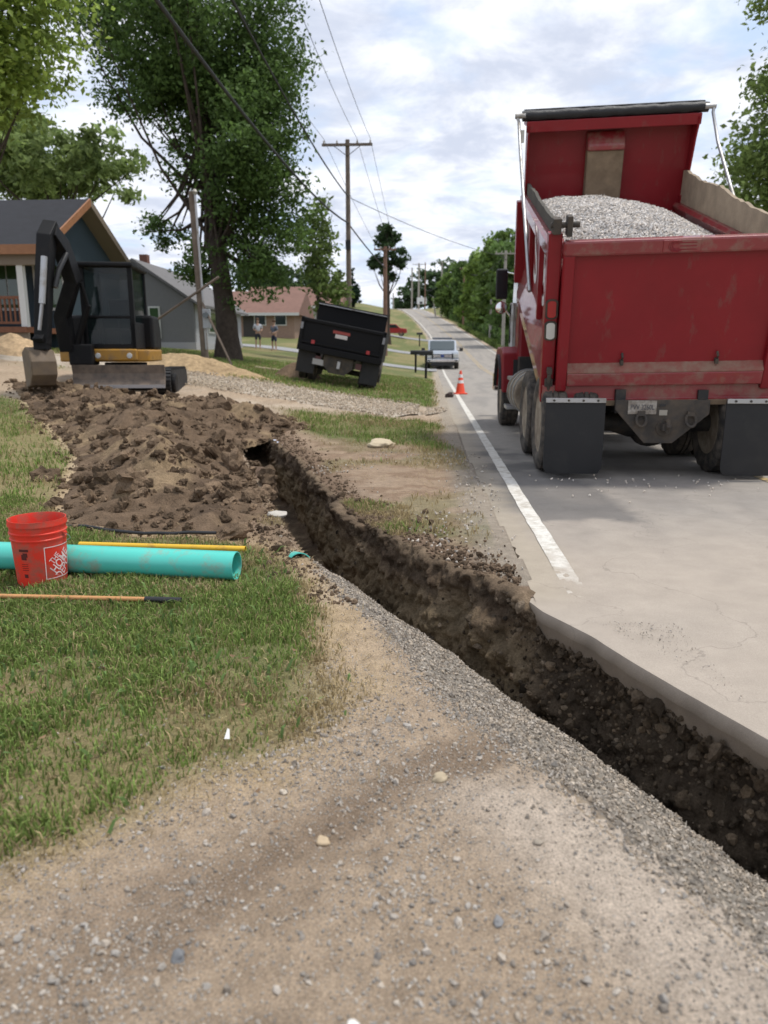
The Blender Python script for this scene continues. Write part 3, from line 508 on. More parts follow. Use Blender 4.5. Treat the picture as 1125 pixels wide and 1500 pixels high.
# dry straw lying flat along the lawn edge
n = 16000; x = rng.uniform(-2.0, .6, n); y = rng.uniform(1.2, 8.5, n); sdv = sdpoly(x, y, LAWN_A); kp = (rng.uniform(size=n) < np.exp(-((sdv+.05)/.16)**2) + .25*ss(4, 5, y)*(fbm(x, y, 0, 2, 3, 510) > .52)) & (~inpoly(x, y, TPOLY)) & (x < left_edge(y)-.05); x, y = x[kp], y[kp]; n = len(x)
V, Fs, Cc = blades(np.c_[x, y, G(x, y)+.004], rng.uniform(.015, .035, n), .0035*np.ones(n), np.array([[.46, .36, .21]])*rng.uniform(.6, 1.2, (n, 1)), 3.2); stuff('straw', V, Fs, Cc, M_grass, 'dry straw-coloured grass along the lawn edge')
# broad weed leaves in the lawn
n = 2600; x = rng.uniform(-3.6, -.2, n); y = rng.uniform(1.5, 5.2, n); kp = rng.uniform(size=n) < lawn_mask(x, y)*ss(.42, .6, fbm(x, y, 0, 2.5, 3, 520)); x, y = x[kp], y[kp]; n = len(x)
V, Fs, Cc = blades(np.c_[x, y, G(x, y)+.01], rng.uniform(.025, .06, n), .016*rng.uniform(.6, 1.3, n), np.array([[.12, .19, .06]])*rng.uniform(.7, 1.5, (n, 1)), 1.5); stuff('weeds', V, Fs, Cc, M_grass, 'broad-leaved clover and weeds among the lawn grass')
# tall verge growth along the right of the far road
n = 19000; y = 22+rng.uniform(0, 1, n)**1.5*110; x = 6.9+shift(y)+rng.uniform(0, 1, n)**1.4*5; V, Fs, Cc = blades(np.c_[x, y, G(x, y)], rng.uniform(.25, .85, n), .06*np.ones(n)+.0006*y, np.array([[.12, .17, .045]])*rng.uniform(.6, 1.5, (n, 1)), .7); stuff('verge_grass', V, Fs, Cc, M_grass, 'tall uncut grass on the verge right of the far road')
# ------------------------------------------------------------------ wheels
def tyre_mesh(r, wd, n=48, tread=True):
    prof = [(r*.60, -wd*.40), (r*.70, -wd*.50), (r*.86, -wd*.52), (r*.955, -wd*.47), (r, -wd*.40), (r, -wd*.14), (r*.972, -wd*.12), (r*.972, -wd*.09), (r, -wd*.07), (r, wd*.07), (r*.972, wd*.09), (r*.972, wd*.12), (r, wd*.14), (r, wd*.40), (r*.955, wd*.47), (r*.86, wd*.52), (r*.70, wd*.50), (r*.60, wd*.40)]
    mb = MB(); mb.lathe(prof, ax='x', n=n*2 if tread else n, closed=True)
    if tread:
        nn = n*2; v = mb.v
        for i, (pr, ph) in enumerate(prof):
            if pr > r*.95 and abs(ph) > wd*.3:
                for k in range(nn):
                    if (k//2) % 2: x, y, z = v[i*nn+k]; v[i*nn+k] = (x*.985, y*.972, z*.972)
    return mb
def rim_mesh(r, wd, deep=.6, n=28):
    mb = MB(); s = -1
    mb.lathe([(r*.63, -wd*.42), (r*.60, -wd*.44), (r*.56, -wd*.38), (r*.53, wd*.0), (r*.50, wd*deep*.35), (r*.30, wd*deep*.42), (r*.27, wd*deep*.3), (r*.18, wd*deep*.25), (r*.17, -wd*.12), (r*.12, -wd*.2), (.001, -wd*.2)], ax='x', n=n)
    mb.lathe([(r*.63, wd*.42), (r*.5, wd*.40), (.001, wd*.40)], ax='x', n=n)
    for k in range(10):
        a = 2*math.pi*k/10; mb.box((wd*deep*.25, r*.235*math.cos(a), r*.235*math.sin(a)), (.05, .03, .03), (a, 0, 0))
    return mb
def wheel(parent, x, y, z, r, wd, side, mt=None, mr=None, tread=True, deep=.6):
    t = tyre_mesh(r, wd, tread=tread)
    o = t.build('wheel', mt or M_tyre, parent, smooth=True); o.location = (x, y, z); o.rotation_euler = (rng.uniform(0, 6), 0, 0 if side < 0 else math.pi)
    rm = rim_mesh(r, wd, deep).build('rim', mr or M_rim, o, smooth=True)
    return o
# ------------------------------------------------------------------ red dump truck
T = empty('dump_truck', (2.36, 7.93, 0), -0.015, 'red dump truck with raised bed full of pale gravel standing on the road', 'truck')
MBED = Matrix.Translation((0, 0, .81)) @ Matrix.Rotation(R(-1.7), 4, 'Z') @ Matrix.Rotation(R(-1.1), 4, 'Y') @ Matrix.Rotation(R(16.9), 4, 'X')
def bp(mb, name, m, parent=T, bevel=0, smooth=False):
    mb.v = [tuple(MBED @ Vector(p)) for p in mb.v]; return mb.build(name, m, parent, bevel, smooth)
L_ = 4.44; HW = 1.18
bp(MB().mm(-1.06, 1.06, .02, 4.36, -.06, 0.0), 'bed_floor', M_tan_dirt)
for s in (-1, 1):
    nm = 'left' if s < 0 else 'right'
    sidep = MB().mm(*sorted((s*1.10, s*1.05)), .14, 4.40, .0, 1.42 if s < 0 else 1.22)
    sp = bp(sidep, 'side_panel', M_red if s < 0 else M_tan_dirt); sp['label'] = 'outer side wall of the dump bed' if s < 0 else 'inner side wall caked with tan dirt'
    bp(MB().prism([(s*1.19, -.02), (s*1.19, .13), (s*1.103, .52), (s*1.06, .52), (s*1.06, -.02)], 'y', .14, 4.42), 'lower_rail', M_red_dirty, bevel=.01)
    dz = -.05 if s < 0 else -.24
    bp(MB().prism([(s*1.19, 1.44+dz), (s*1.19, 1.57+dz), (s*1.15, 1.60+dz), (s*1.02, 1.60+dz), (s*.99, 1.55+dz), (s*1.05, 1.44+dz)], 'y', .14, 4.42), 'top_rail', M_red_dirty, bevel=.008)
    for yy in (1.3, 2.75): bp(MB().mm(*sorted((s*1.16, s*1.10)), yy, yy+.1, .5, 1.45), 'side_stake', M_red, bevel=.008)
    bp(MB().mm(*sorted((s*1.24, s*1.06)), 4.24, 4.46, .3, 1.46), 'front_post', M_red, bevel=.01)
    post = bp(MB().mm(*sorted((s*1.205, s*1.075)), -.02, .15, -.03, 1.66), 'rear_post', M_red, bevel=.012)
    for zc, ml in ((.95, M_lamp_red), (.735, M_lamp_white)):
        ov = [(s*1.14+.043*math.cos(a)*(1), zc+.028*math.sin(a)+(.055 if math.sin(a) > 0 else -.055)) for a in np.linspace(0, 2*math.pi, 20, endpoint=False)]
        bp(MB().prism([(s*1.14+(x-s*1.14)*1.45, zc+(z-zc)*1.2) for x, z in ov], 'y', -.032, -.018), 'lamp_bezel', M_steel, post)
        bp(MB().prism(ov, 'y', -.042, -.030), 'lamp', ml, post)
    pin = MB().mm(*sorted((s*1.18, s*1.10)), -.10, .06, 1.66, 1.80).tube([(s*1.20, -.06, 1.74), (s*.93, -.06, 1.74)], .028, 10).mm(*sorted((s*1.05, s*1.0)), -.12, .04, 1.64, 1.82)
    bp(pin, 'hinge_pin', M_steel, bevel=.008)
    bp(MB().tube([(s*1.13, -.05, .10), (s*1.13, -.075, .30)], .022, 8).mm(*sorted((s*1.17, s*1.09)), -.07, -.02, .16, .24).mm(*sorted((s*1.155, s*1.105)), -.09, -.02, .30, .36), 'tailgate_latch', M_steel, bevel=.005)
# torn weathered boards on top of the rails
def board(x0, x1, y0, y1, z0, hs, name):
    n = len(hs); ys = np.linspace(y0, y1, n); poly = [(y, z0) for y in (y0, y1)][::1]; poly = [(y0, z0), (y1, z0)] + [(float(y), z0+h) for y, h in zip(ys[::-1], hs[::-1])]
    return bp(MB().prism(poly, 'x', x0, x1), name, M_wood)
hb = np.linspace(.26, .42, 40) + .10*(fbm(np.arange(40), np.zeros(40), 0, .13, 4, 71)-.5) + .006*rng.normal(size=40); hb[:3] *= .7
b = board(1.07, 1.115, .12, 4.3, 1.362, list(hb), 'sideboard'); b['label'] = 'torn tan wooden sideboard on the right rail'
hb = .15 + .05*(fbm(np.arange(30), np.zeros(30), 0, .15, 3, 72)-.5) + .004*rng.normal(size=30); b = board(-1.105, -1.065, .55, 4.3, 1.552, list(hb), 'sideboard'); b['label'] = 'dark low sideboard on the left rail'; b.data.materials[0] = mat('dark old plank', (.075, .068, .055), .9, var=.3, vscale=5)
bp(MB().tube([(.985, .2, 1.02), (.985, 4.3, 1.02)], .045, 8), 'inner_rail', M_tan_dirt)
# front wall
bp(MB().mm(-1.14, 1.14, 4.36, 4.43, -.03, 2.44), 'front_wall', M_red)
dog = MB().prism([(4.36, .6), (4.16, .6), (4.16, 2.08), (4.30, 2.28), (4.36, 2.28)], 'x', -.30, .20); dg = bp(dog, 'hoist_cover', M_tan_dirt, bevel=.02)
bp(MB().prism([(4.355, 2.09), (4.135, 2.09), (4.135, 2.15), (4.26, 2.33), (4.355, 2.33)], 'x', -.305, .205), 'cover_cap', M_red_dirty, dg, bevel=.02)
for s in (-1, 1): bp(MB().prism([(4.36, 1.5), (4.36, 2.46), (4.02, 2.46), (4.12, 2.2), (4.26, 1.55)], 'x', *sorted((s*1.14, s*1.115))), 'wing_plate', M_red, bevel=.006)
bp(MB().mm(-1.16, 1.16, 4.10, 4.44, 2.44, 2.50).mm(-1.16, 1.16, 4.07, 4.12, 2.36, 2.50).mm(-1.1, 1.1, 4.44, 5.5, 2.42, 2.48), 'cab_shield', M_red, bevel=.01)
tp = [(-1.22+2.46*k/24, 4.12+.006*math.sin(k*1.7), 2.565+.004*math.sin(k*2.3)) for k in range(25)]; rr = [.066+.004*math.sin(k*1.31)+.005*math.sin(k*3.1) for k in range(25)]
bp(MB().tube(tp, rr, 12), 'tarp_roll', M_tarp, smooth=True)
bp(MB().mm(-1.18, 1.2, 4.16, 4.42, 2.62, 2.645).mm(-1.18, 1.2, 4.40, 4.43, 2.5, 2.645), 'tarp_housing', M_black, bevel=.006)
bp(MB().tube([(-1.30, 4.08, 2.585), (-1.27, 4.05, 2.5), (-1.265, 3.6, 2.16), (-1.255, 1.27, .84)], .021, 10).tube([(-1.32, 4.08, 2.57), (-1.18, 4.08, 2.57)], .035, 10), 'tarp_arm', M_alu, smooth=True)
bp(MB().tube([(1.30, 4.08, 2.585), (1.285, 4.05, 2.5), (1.275, 3.6, 2.16), (1.265, 1.27, .84)], .021, 10).tube([(1.18, 4.08, 2.57), (1.32, 4.08, 2.57)], .035, 10), 'tarp_arm', M_alu, smooth=True)
bp(MB().mm(-1.255, -1.19, 4.04, 4.10, 2.24, 2.40), 'marker_lamp', M_lamp_white)
# tailgate
tg = bp(MB().mm(-1.0, 1.0, -.045, -.005, .40, 1.50), 'tailgate', M_red)
bp(MB().mm(-1.07, 1.07, -.125, .0, 1.46, 1.60), 'tailgate_top', M_red_dirty, tg, bevel=.022)
for s in (-1, 1): bp(MB().mm(*sorted((s*1.065, s*.955)), -.11, .0, .12, 1.47), 'tailgate_edge', M_red, tg, bevel=.015)
bp(MB().prism([(-.045, .40), (-.115, .325), (-.115, .31), (0, .31), (0, .40)], 'x', -.955, .955), 'tailgate_ledge', M_ledge, tg, bevel=.004)
bp(MB().mm(-.955, .955, -.118, 0, .175, .312), 'tailgate_beam', M_red_dirty, tg, bevel=.012)
bp(MB().prism([(-.06, .172), (-.095, .03), (-.13, .02), (-.13, -.03), (.06, -.03), (.06, .172)], 'x', -1.19, 1.19), 'rear_sill', M_red_dirty, T, bevel=.008)
bp(MB().mm(-1.19, 1.19, -.136, -.12, -.028, .024), 'sill_lip', M_tan_dirt, T)
for xx in (-.42, .50): bp(MB().tube([(xx, -.075, .40), (xx, -.095, .47), (xx, -.06, .50)], .012, 6).box((xx, -.07, .41), (.03, .05, .05)), 'chain_hook', M_steel, tg)
em = MB().mm(-.17, .17, -.133, -.12, 1.475, 1.585); emb = bp(em, 'emblem_plate', M_red_dirty, tg, bevel=.006)
es = MB()
for rr_ in (.024, .036, .047):
    es.tube([(-.05+rr_*1.5*math.cos(a), -.134, 1.53+rr_*math.sin(a)) for a in np.linspace(R(50), R(310), 14)], .0045, 5)
es.tube([(-.02, -.134, 1.56), (.13, -.134, 1.56)], .0045, 5).tube([(-.02, -.134, 1.50), (.13, -.134, 1.50)], .0045, 5).tube([(-.02, -.134, 1.53), (.13, -.134, 1.53)], .004, 5)
bp(es, 'emblem', M_red, emb)
# white letters on the outer left side
MT = Matrix(((0, 0, 1, 0), (-1, 0, 0, 0), (0, 1, 0, 0), (0, 0, 0, 1)))
for ch, yy, zc in (('U', 3.55, 1.02), ('S', 2.35, 1.0), ('&', 1.15, .98)):
    vs_, fs_ = text_mesh(ch, 1.0); mb = MB(); mb.add([(-1.104-.002, yy-v.x*1.0, zc+v.y*.95) for v in vs_], fs_); bp(mb, 'lettering', M_white)
# chassis
MB().mm(-.46, -.36, -.15, 6.8, .66, .90).mm(.36, .46, -.15, 6.8, .66, .90).mm(-.46, .46, .9, 1.0, .66, .88).build('frame_rail', M_chassis, T)
for yy in (.30, 1.66):
    ax = MB().tube([(-.95, yy, .53), (-.4, yy, .53), (-.22, yy, .53), (.22, yy, .53), (.4, yy, .53), (.95, yy, .53)], [.09, .10, .16, .16, .10, .09], 14); ax.lathe([(.001, -.24), (.12, -.22), (.21, -.12), (.235, 0), (.21, .12), (.12, .22), (.001, .24)], (0.02, yy, .50), 'y', 20)
    ax.build('axle', M_chassis, T, smooth=True)
    for s in (-1, 1):
        wheel(T, s*1.06, yy, .52, .52, .26, s); wheel(T, s*.745, yy, .52, .52, .26, -s)
MB().tube([(-1.0, 5.45, .50), (1.0, 5.45, .50)], .07, 10).build('axle', M_chassis, T)
for s in (-1, 1): wheel(T, s*1.06, 5.45, .52, .52, .30, s)
for s in (-1, 1):
    xa, xb = sorted((s*1.185, s*.59)); fl = []; n_ = 9
    for k in range(n_): a = R(90*k/(n_-1)); fl.append((xb-.04+.04*math.sin(a), .05+.04-.04*math.cos(a)))
    poly = [(xa+.04-.04*math.sin(R(90*k/8)), .09-.04*math.cos(R(90*k/8))) for k in range(8, -1, -1)] + fl + [(xb, .80), (xa, .80)]
    # bowed sheet
    nz_ = 14; mbf = MB(); vs_ = []
    for side_y in (0, .014):
        for i in range(nz_+1):
            z = .05+.745*i/nz_; ins = .035*max(0, 1-i/1.2)
            for k in range(9): x = (xa+ins)+(xb-xa-2*ins)*k/8; vs_.append((x, -.31+side_y-.03*math.sin(math.pi*k/8)*(1-i/nz_)+.03*(1-i/nz_)**2, z))
    st = (nz_+1)*9; fs_ = []
    for i in range(nz_):
        for k in range(8): a = i*9+k; fs_ += [(a, a+1, a+10, a+9), (st+a+9, st+a+10, st+a+1, st+a)]
    for i in range(nz_): fs_ += [(i*9, (i+1)*9, st+(i+1)*9, st+i*9), (i*9+8, st+i*9+8, st+(i+1)*9+8, (i+1)*9+8)]
    for k in range(8): fs_ += [(k, st+k, st+k+1, k+1), (nz_*9+k, nz_*9+k+1, st+nz_*9+k+1, st+nz_*9+k)]
    fo = mbf.add(vs_, fs_).build('mud_flap', M_rubber, T, smooth=True)
    MB().mm(xa, xb, -.328, -.29, .775, .822).build('flap_bar', M_alu, fo, bevel=.004)
    for k in range(4): MB().lathe([(.012, -.336), (.012, -.32)], (xa+.08+k*(xb-xa-.16)/3, 0, .798), 'y', 8).build('bolt', M_steel, fo)
hp = MB().prism([(-.47, .80), (-.47, .70), (-.16, .36), (.12, .36), (.47, .66), (.47, .80)], 'y', -.20, -.175).build('hitch_plate', M_steel, T, bevel=.006)
for xx in (-.21, .28):
    MB().tube([(xx+.05*math.cos(a), -.235+.02*math.sin(a), .60+.065*math.sin(a)) for a in np.linspace(0, 2*math.pi, 17)], .015, 7, False).mm(xx-.035, xx+.035, -.235, -.2, .64, .69).build('tow_ring', M_steel, hp, smooth=False)
MB().lathe([(.085, -.215), (.085, -.20)], (.03, 0, .52), 'y', 14).box((.03, -.26, .53), (.09, .12, .07)).tube([(.03, -.25, .60), (.03, -.33, .60), (.03, -.36, .54), (.03, -.33, .49), (.03, -.27, .49)], .025, 8).build('pintle_hook', M_steel, hp, bevel=.004)
pl = MB().mm(-.345, -.06, -.212, -.202, .655, .795).build('licence_plate', mat('plate face', (.34, .31, .27), .6, dirt=(.18, .15, .12), damt=.8, dscale=14), hp, bevel=.004)
vs_, fs_ = text_mesh('PVV 3260L', .062); mb = MB(); mb.add([(-.2025+v.x*.86, -.2135, .725+v.y*1.15) for v in vs_], fs_); mb.build('plate_number', mat('plate ink', (.05, .05, .06), .7), hp)
MB().mm(-.03, .05, -.208, -.202, .645, .70).build('sticker', mat('grimy sticker', (.33, .3, .25), .7), hp); MB().mm(-.03, .03, -.208, -.202, .735, .76).build('plate_lamp', M_black, hp)
# cab and front end
cabp = MB().prism([(4.60, 1.12), (6.0, 1.12), (6.0, 1.85), (5.72, 2.62), (4.60, 2.66)], 'x', -1.0, 1.0).build('cab', M_red, T, bevel=.05)
MB().prism([(4.95, 1.82), (5.88, 1.82), (5.66, 2.45), (4.95, 2.47)], 'x', -1.008, -.99).build('side_window', M_glass, cabp); MB().prism([(4.95, 1.82), (5.88, 1.82), (5.66, 2.45), (4.95, 2.47)], 'x', .99, 1.008).build('side_window', M_glass, cabp)
MB().mm(-.6, .6, 4.585, 4.603, 1.75, 2.35).build('rear_window', M_glass, cabp)
MB().prism([(6.0, 1.0), (7.35, .85), (7.4, 1.45), (7.2, 1.68), (6.0, 1.84)], 'x', -.62, .62).build('hood', M_red, T, bevel=.06)
for s in (-1, 1):
    x0, x1 = sorted((s*1.24, s*.62)); arc = [(5.45+.66*math.cos(a), .52+.66*math.sin(a)) for a in np.linspace(R(168), R(12), 16)]; top = [(6.55, .62), (6.5, 1.15), (6.0, 1.36), (4.95, 1.36), (4.72, 1.25), (4.70, .60)]
    fd = MB().prism(arc + top, 'x', x0, x1).build('fender', M_red, T, bevel=.03)
    fl = MB(); fl.prism(arc + [(5.45+.72*math.cos(a), .52+.72*math.sin(a)) for a in np.linspace(R(12), R(168), 16)], 'x', *sorted((s*1.28, s*1.225))); fl.build('wheel_arch', M_rubber, fd)
    MB().tube([(s*1.0, 6.6, 1.05), (s*1.0, 6.68, 1.05)], .11, 14).build('headlight', M_chrome, fd, smooth=True)
    MB().mm(*sorted((s*1.06, s*.88)), 4.685, 4.70, .85, 1.15).build('fender_vent', M_black, fd)
    MB().tube([(s*.88, 2.75, .68), (s*.88, 4.05, .68)], .33, 22).build('fuel_tank', M_rim, T, bevel=.02)
    for yy in (2.95, 3.4, 3.85): MB().lathe([(.335, yy-.03), (.345, yy-.03), (.345, yy+.03), (.335, yy+.03)], (s*.88, 0, .68), 'y', 22, True).build('tank_strap', M_alu, T)
    for zc, xo in ((.86, 1.16), (.40, 1.20)): MB().mm(*sorted((s*xo, s*.9)), 4.12, 4.60, zc-.03, zc+.03).build('step', M_alu, T, bevel=.008)
    MB().mm(*sorted((s*1.1, s*1.06)), 4.2, 4.26, .38, .86).build('step_bracket', M_chassis, T)
    mr = MB().mm(*sorted((s*1.34, s*1.14)), 5.34, 5.42, 2.16, 2.66).build('mirror', M_black, T, bevel=.03)
    MB().mm(*sorted((s*1.325, s*1.155)), 5.325, 5.338, 2.19, 2.63).build('mirror_glass', mat('mirror glass', (.012, .014, .016), .12, spec=.5), mr)
    MB().lathe([(.001, 5.33), (.07, 5.335), (.105, 5.36), (.10, 5.40), (.001, 5.43)], (s*1.24, 0, 2.02), 'y', 18).build('round_mirror', M_red, mr, smooth=True)
    MB().lathe([(.001, 5.322), (.06, 5.325), (.095, 5.335)], (s*1.24, 0, 2.02), 'y', 18).build('mirror_glass', M_chrome, mr, smooth=True)
    MB().tube([(s*1.0, 5.3, 2.56), (s*1.24, 5.38, 2.62), (s*1.24, 5.38, 2.66)], .014, 6).build('mirror_arm', M_chrome, mr); MB().tube([(s*1.24, 5.38, 2.14), (s*1.18, 5.36, 2.0), (s*1.02, 5.3, 1.78)], .014, 6).build('mirror_arm', M_chrome, mr)
    MB().tube([(s*1.10, 4.62, 1.36), (s*1.10, 4.62, 2.05)], .055, 12).build('heat_shield', M_alu, T, smooth=True)
    MB().tube([(s*1.13, 4.60, 1.40), (s*1.15, 4.58, 1.45), (s*1.15, 4.58, 2.0), (s*1.12, 4.6, 2.06)], .012, 6).build('grab_handle', M_black, T)
MB().mm(-1.2, 1.2, 7.35, 7.55, .5, .86).build('bumper', M_chrome, T, bevel=.03); MB().mm(-.5, .5, 7.38, 7.43, .9, 1.45).build('grille', M_chrome, T, bevel=.02)
MB().tube([(-.1, 1.2, .95), (-.05, 3.2, 1.78)], .12, 14).tube([(-.05, 3.0, 1.7), (0, 4.1, 2.05)], .085, 14).build('hoist_cylinder', M_alu, T, smooth=True)
MB().mm(-1.0, 1.0, 4.3, 4.58, .95, 1.2).mm(-.5, .5, 2.4, 4.4, .6, .95).build('cross_member', M_chassis, T)
# gravel load in the bed
gxs = np.linspace(-1.04, 1.06, 60); gys = np.linspace(.0, 4.34, 110); A, B = np.meshgrid(gxs, gys)
def load_z(x, y): return 1.60 - np.where(x > -.45, .18, .10)*((x+.45))**2 - .10*((y-2.6)/1.45)**2 + (fbm(x, y, 0, 3, 3, 610)-.5)*.08
Zl = load_z(A, B); MW = (Matrix.Translation((2.36, 7.93, 0)) @ Matrix.Rotation(-.015, 4, 'Z')) @ MBED; MWn = np.array(MW)
def tow(P): return P @ MWn[:3, :3].T + MWn[:3, 3]
Vb = tow(np.c_[A.ravel(), B.ravel(), Zl.ravel()-.015]); I = np.arange(A.size).reshape(A.shape); Fb = np.c_[I[:-1, :-1].ravel(), I[:-1, 1:].ravel(), I[1:, 1:].ravel()]; Fb = np.r_[Fb, np.c_[I[:-1, :-1].ravel(), I[1:, 1:].ravel(), I[1:, :-1].ravel()]]
n = 17000; x = rng.uniform(-1.04, 1.05, n); y = rng.uniform(.02, 4.3, n); r = rng.uniform(.010, .021, n); V, Fs, Cc = rocks(tow(np.c_[x, y, load_z(x, y)]), r, stone_cols(n, .45, .75)*np.array([[.95, .99, 1.06]]), OCT, .25)
stuff('gravel_load', np.r_[Vb, V], np.r_[Fb, Fs+len(Vb)], np.r_[np.full((len(Vb), 3), .33), Cc], M_stone, 'heap of pale crushed stone filling the red truck bed')
n = 60; x = rng.uniform(1.0, 3.6, n); y = 7.3+rng.normal(0, .35, n); V, Fs, Cc = rocks(np.c_[x, y, np.full(n, .006)], rng.uniform(.006, .013, n), stone_cols(n, .5, .7), ICO1); stuff('spilled_stones', V, Fs, Cc, M_stone, 'few pale stones spilled on the road behind the red truck')

# ------------------------------------------------------------------ black dump truck tilted on the lawn
M_blk = mat('black truck paint', (.005, .005, .006), .6, dirt=(.014, .013, .013), damt=.4, dscale=4, spec=.2)
zl, zr = float(G(-3.75, 21.3)), float(G(-1.95, 21.3)); K = empty('dump_truck', (-2.72, 21.0, (zl+zr)/2), 0, 'black single-axle dump truck parked tilted on the lawn past the driveway', 'truck')
K.rotation_euler = (0, math.atan2(zl-zr, 1.8)+R(4.0), R(2))
bd = MB().mm(-1.15, 1.15, .05, .12, .98, 1.66).build('tailgate', M_blk, K, bevel=.015)
MB().mm(-1.2, 1.2, .0, .14, 1.60, 1.70).build('tailgate_rail', M_blk, bd, bevel=.02); MB().mm(-1.2, 1.2, -.02, .16, .80, .98).build('rear_sill', M_blk, K, bevel=.02); MB().mm(-1.12, 1.12, .0, .05, 1.02, 1.08).build('tailgate_rail', M_blk, bd, bevel=.01)
for s in (-1, 1):
    MB().mm(*sorted((s*1.2, s*1.10)), .0, 3.3, .85, 1.72).build('side_panel', M_blk, K, bevel=.02); MB().mm(*sorted((s*1.19, s*1.12)), -.012, .0, 1.38, 1.56).build('reflector', mat('grey reflector', (.22, .22, .23), .4), K)
    MB().mm(*sorted((s*.83, s*.73)), -.03, -.015, 1.03, 1.13).build('tail_lamp', M_lamp_red, K); MB().mm(*sorted((s*.66, s*.50)), .12, .18, .55, .72).build('tail_lamp', mat('lamp housing', (.09, .03, .03), .5), K)
    MB().mm(*sorted((s*1.17, s*.66)), .22, .24, .2, .82).build('mud_flap', M_rubber, K)
    for xo in (1.0, .74): wheel(K, s*xo, .85, .42, .42, .23, s, tread=False)
    wheel(K, s*1.0, 4.6, .42, .42, .25, s, tread=False)
MB().mm(-1.15, 1.05, 3.0, 3.1, .9, 2.28).mm(-1.15, 1.05, 2.9, 3.1, 2.22, 2.30).build('front_wall', M_blk, K, bevel=.015); MB().mm(-1.14, 1.04, 2.885, 2.9, 2.235, 2.26).build('wall_trim', M_alu, K)
MB().mm(-1.15, 1.15, .12, 3.1, .88, .95).build('bed_floor', M_blk, K)
MB().prism([(-.42, .80), (.42, .80), (.42, .52), (.22, .32), (-.22, .32), (-.42, .52)], 'y', .1, .13).build('hitch_plate', M_steel, K); MB().box((.03, .05, .58), (.08, .12, .2)).build('ball_hitch', M_alu, K)
MB().mm(-.28, .20, .042, .05, 1.42, 1.50).build('red_sticker', mat('red sticker', (.30, .05, .04), .6), bd); MB().mm(-.20, .14, .040, .05, 1.30, 1.405).build('white_sticker', mat('white sticker', (.55, .5, .48), .6), bd)
MB().mm(-.72, -.40, .10, .11, .48, .64).build('licence_plate', mat('blank plate', (.36, .35, .34), .6), K)
MB().mm(-.85, .85, 3.2, 4.9, .75, 2.0).build('cab', M_blk, K, bevel=.1); MB().mm(-.85, .85, 4.9, 6.2, .6, 1.35).build('hood', M_blk, K, bevel=.1); MB().mm(-.4, .4, .2, 5.8, .5, .75).build('frame_rail', M_chassis, K)
MB().tube([(-1, .85, .42), (1, .85, .42)], .08, 10).build('axle', M_chassis, K)

# ------------------------------------------------------------------ white pickup facing the camera
M_pw = mat('white pickup paint', (.36, .40, .46), .35, coat=.2)
P = empty('pickup_truck', (.78, 50.4, 0.13), 0, 'white pickup truck with roof light bar facing the camera on the road', 'pickup')
P.scale = (1.12, 1.12, 1.03)
MB().prism([(.1, .55), (.05, .95), (.15, 1.12), (1.35, 1.2), (1.5, 1.2), (1.5, .45), (.35, .45)], 'x', -.95, .95).build('hood', M_pw, P, bevel=.05)
MB().prism([(1.35, 1.18), (2.1, 1.86), (3.6, 1.9), (4.0, 1.2), (4.0, .5), (1.35, .5)], 'x', -.86, .86).build('cab', M_pw, P, bevel=.06)
MB().prism([(1.36, 1.24), (1.32, 1.24), (1.96, 1.82), (2.00, 1.82)], 'x', -.74, .74).build('windscreen', mat('windscreen', (.05, .07, .08), .4, spec=.3), P)
MB().mm(-.93, .93, 4.0, 5.7, .5, 1.22).build('cargo_box', M_pw, P, bevel=.04)
gr = MB().mm(-.55, .55, .0, .06, .70, .98).build('grille', M_chrome, P, bevel=.02); MB().mm(-.5, .5, -.008, .0, .73, .80).mm(-.5, .5, -.008, .0, .88, .95).build('grille_slot', M_black, gr)
MB().lathe([(.001, -.02), (.10, -.018), (.11, 0)], (0, 0, .84), 'y', 16).build('emblem', mat('blue oval', (.03, .06, .22), .3), gr)
MB().mm(-1.0, 1.0, -.12, .08, .46, .64).build('bumper', M_chrome, P, bevel=.03); MB().mm(-.7, .7, -.1, .1, .22, .44).build('air_dam', M_black, P, bevel=.02); [MB().mm(a, a+.07, -.03, .03, .62, 1.0).build('push_bar', M_black, P) for a in (-.62, .55)]
for s in (-1, 1):
    MB().mm(*sorted((s*.93, s*.63)), .02, .12, .72, .97).build('headlight', M_lamp_white, P, bevel=.02); MB().mm(*sorted((s*.88, s*.72)), -.13, -.11, .50, .58).build('fog_lamp', M_black, P)
    MB().mm(*sorted((s*1.27, s*1.06)), 1.62, 1.74, 1.14, 1.36).mm(*sorted((s*1.08, s*.86)), 1.66, 1.7, 1.16, 1.2).build('mirror', M_black, P, bevel=.02)
    for yy in (.95, 4.6): wheel(P, s*.86, yy, .39, .39, .26, s, tread=False)
MB().mm(-.62, .62, 2.5, 2.8, 1.93, 2.05).build('light_bar', mat('light bar', (.12, .13, .15), .3), P, bevel=.03); MB().mm(-.8, .8, .4, 5.5, .36, .52).build('underbody', M_black, P)

# ------------------------------------------------------------------ traffic cone
M_or = mat('orange cone plastic', (.80, .075, .025), .5); M_refl = mat('reflective band', (.75, .72, .70), .5)
cn = empty('traffic_cone', (.93, 23.3, float(roadz(23.3))-.005), .2, 'orange traffic cone with two white bands on the edge line', 'cone')
MB().prism([(-.19, -.17), (-.17, -.19), (.17, -.19), (.19, -.17), (.19, .17), (.17, .19), (-.17, .19), (-.19, .17)], 'z', 0, .035).build('base', M_or, cn, bevel=.006)
MB().lathe([(.15, .033), (.145, .05), (.03, .71), (.022, .715), (.001, .715)], n=24).build('body', M_or, cn, smooth=True)
for z0, z1 in ((.33, .42), (.50, .60)):
    f_ = lambda z: .145-.115*(z-.05)/.66+.002
    MB().lathe([(f_(z0), z0), (f_(z1), z1)], n=24).build('reflective_band', M_refl, cn, smooth=True)
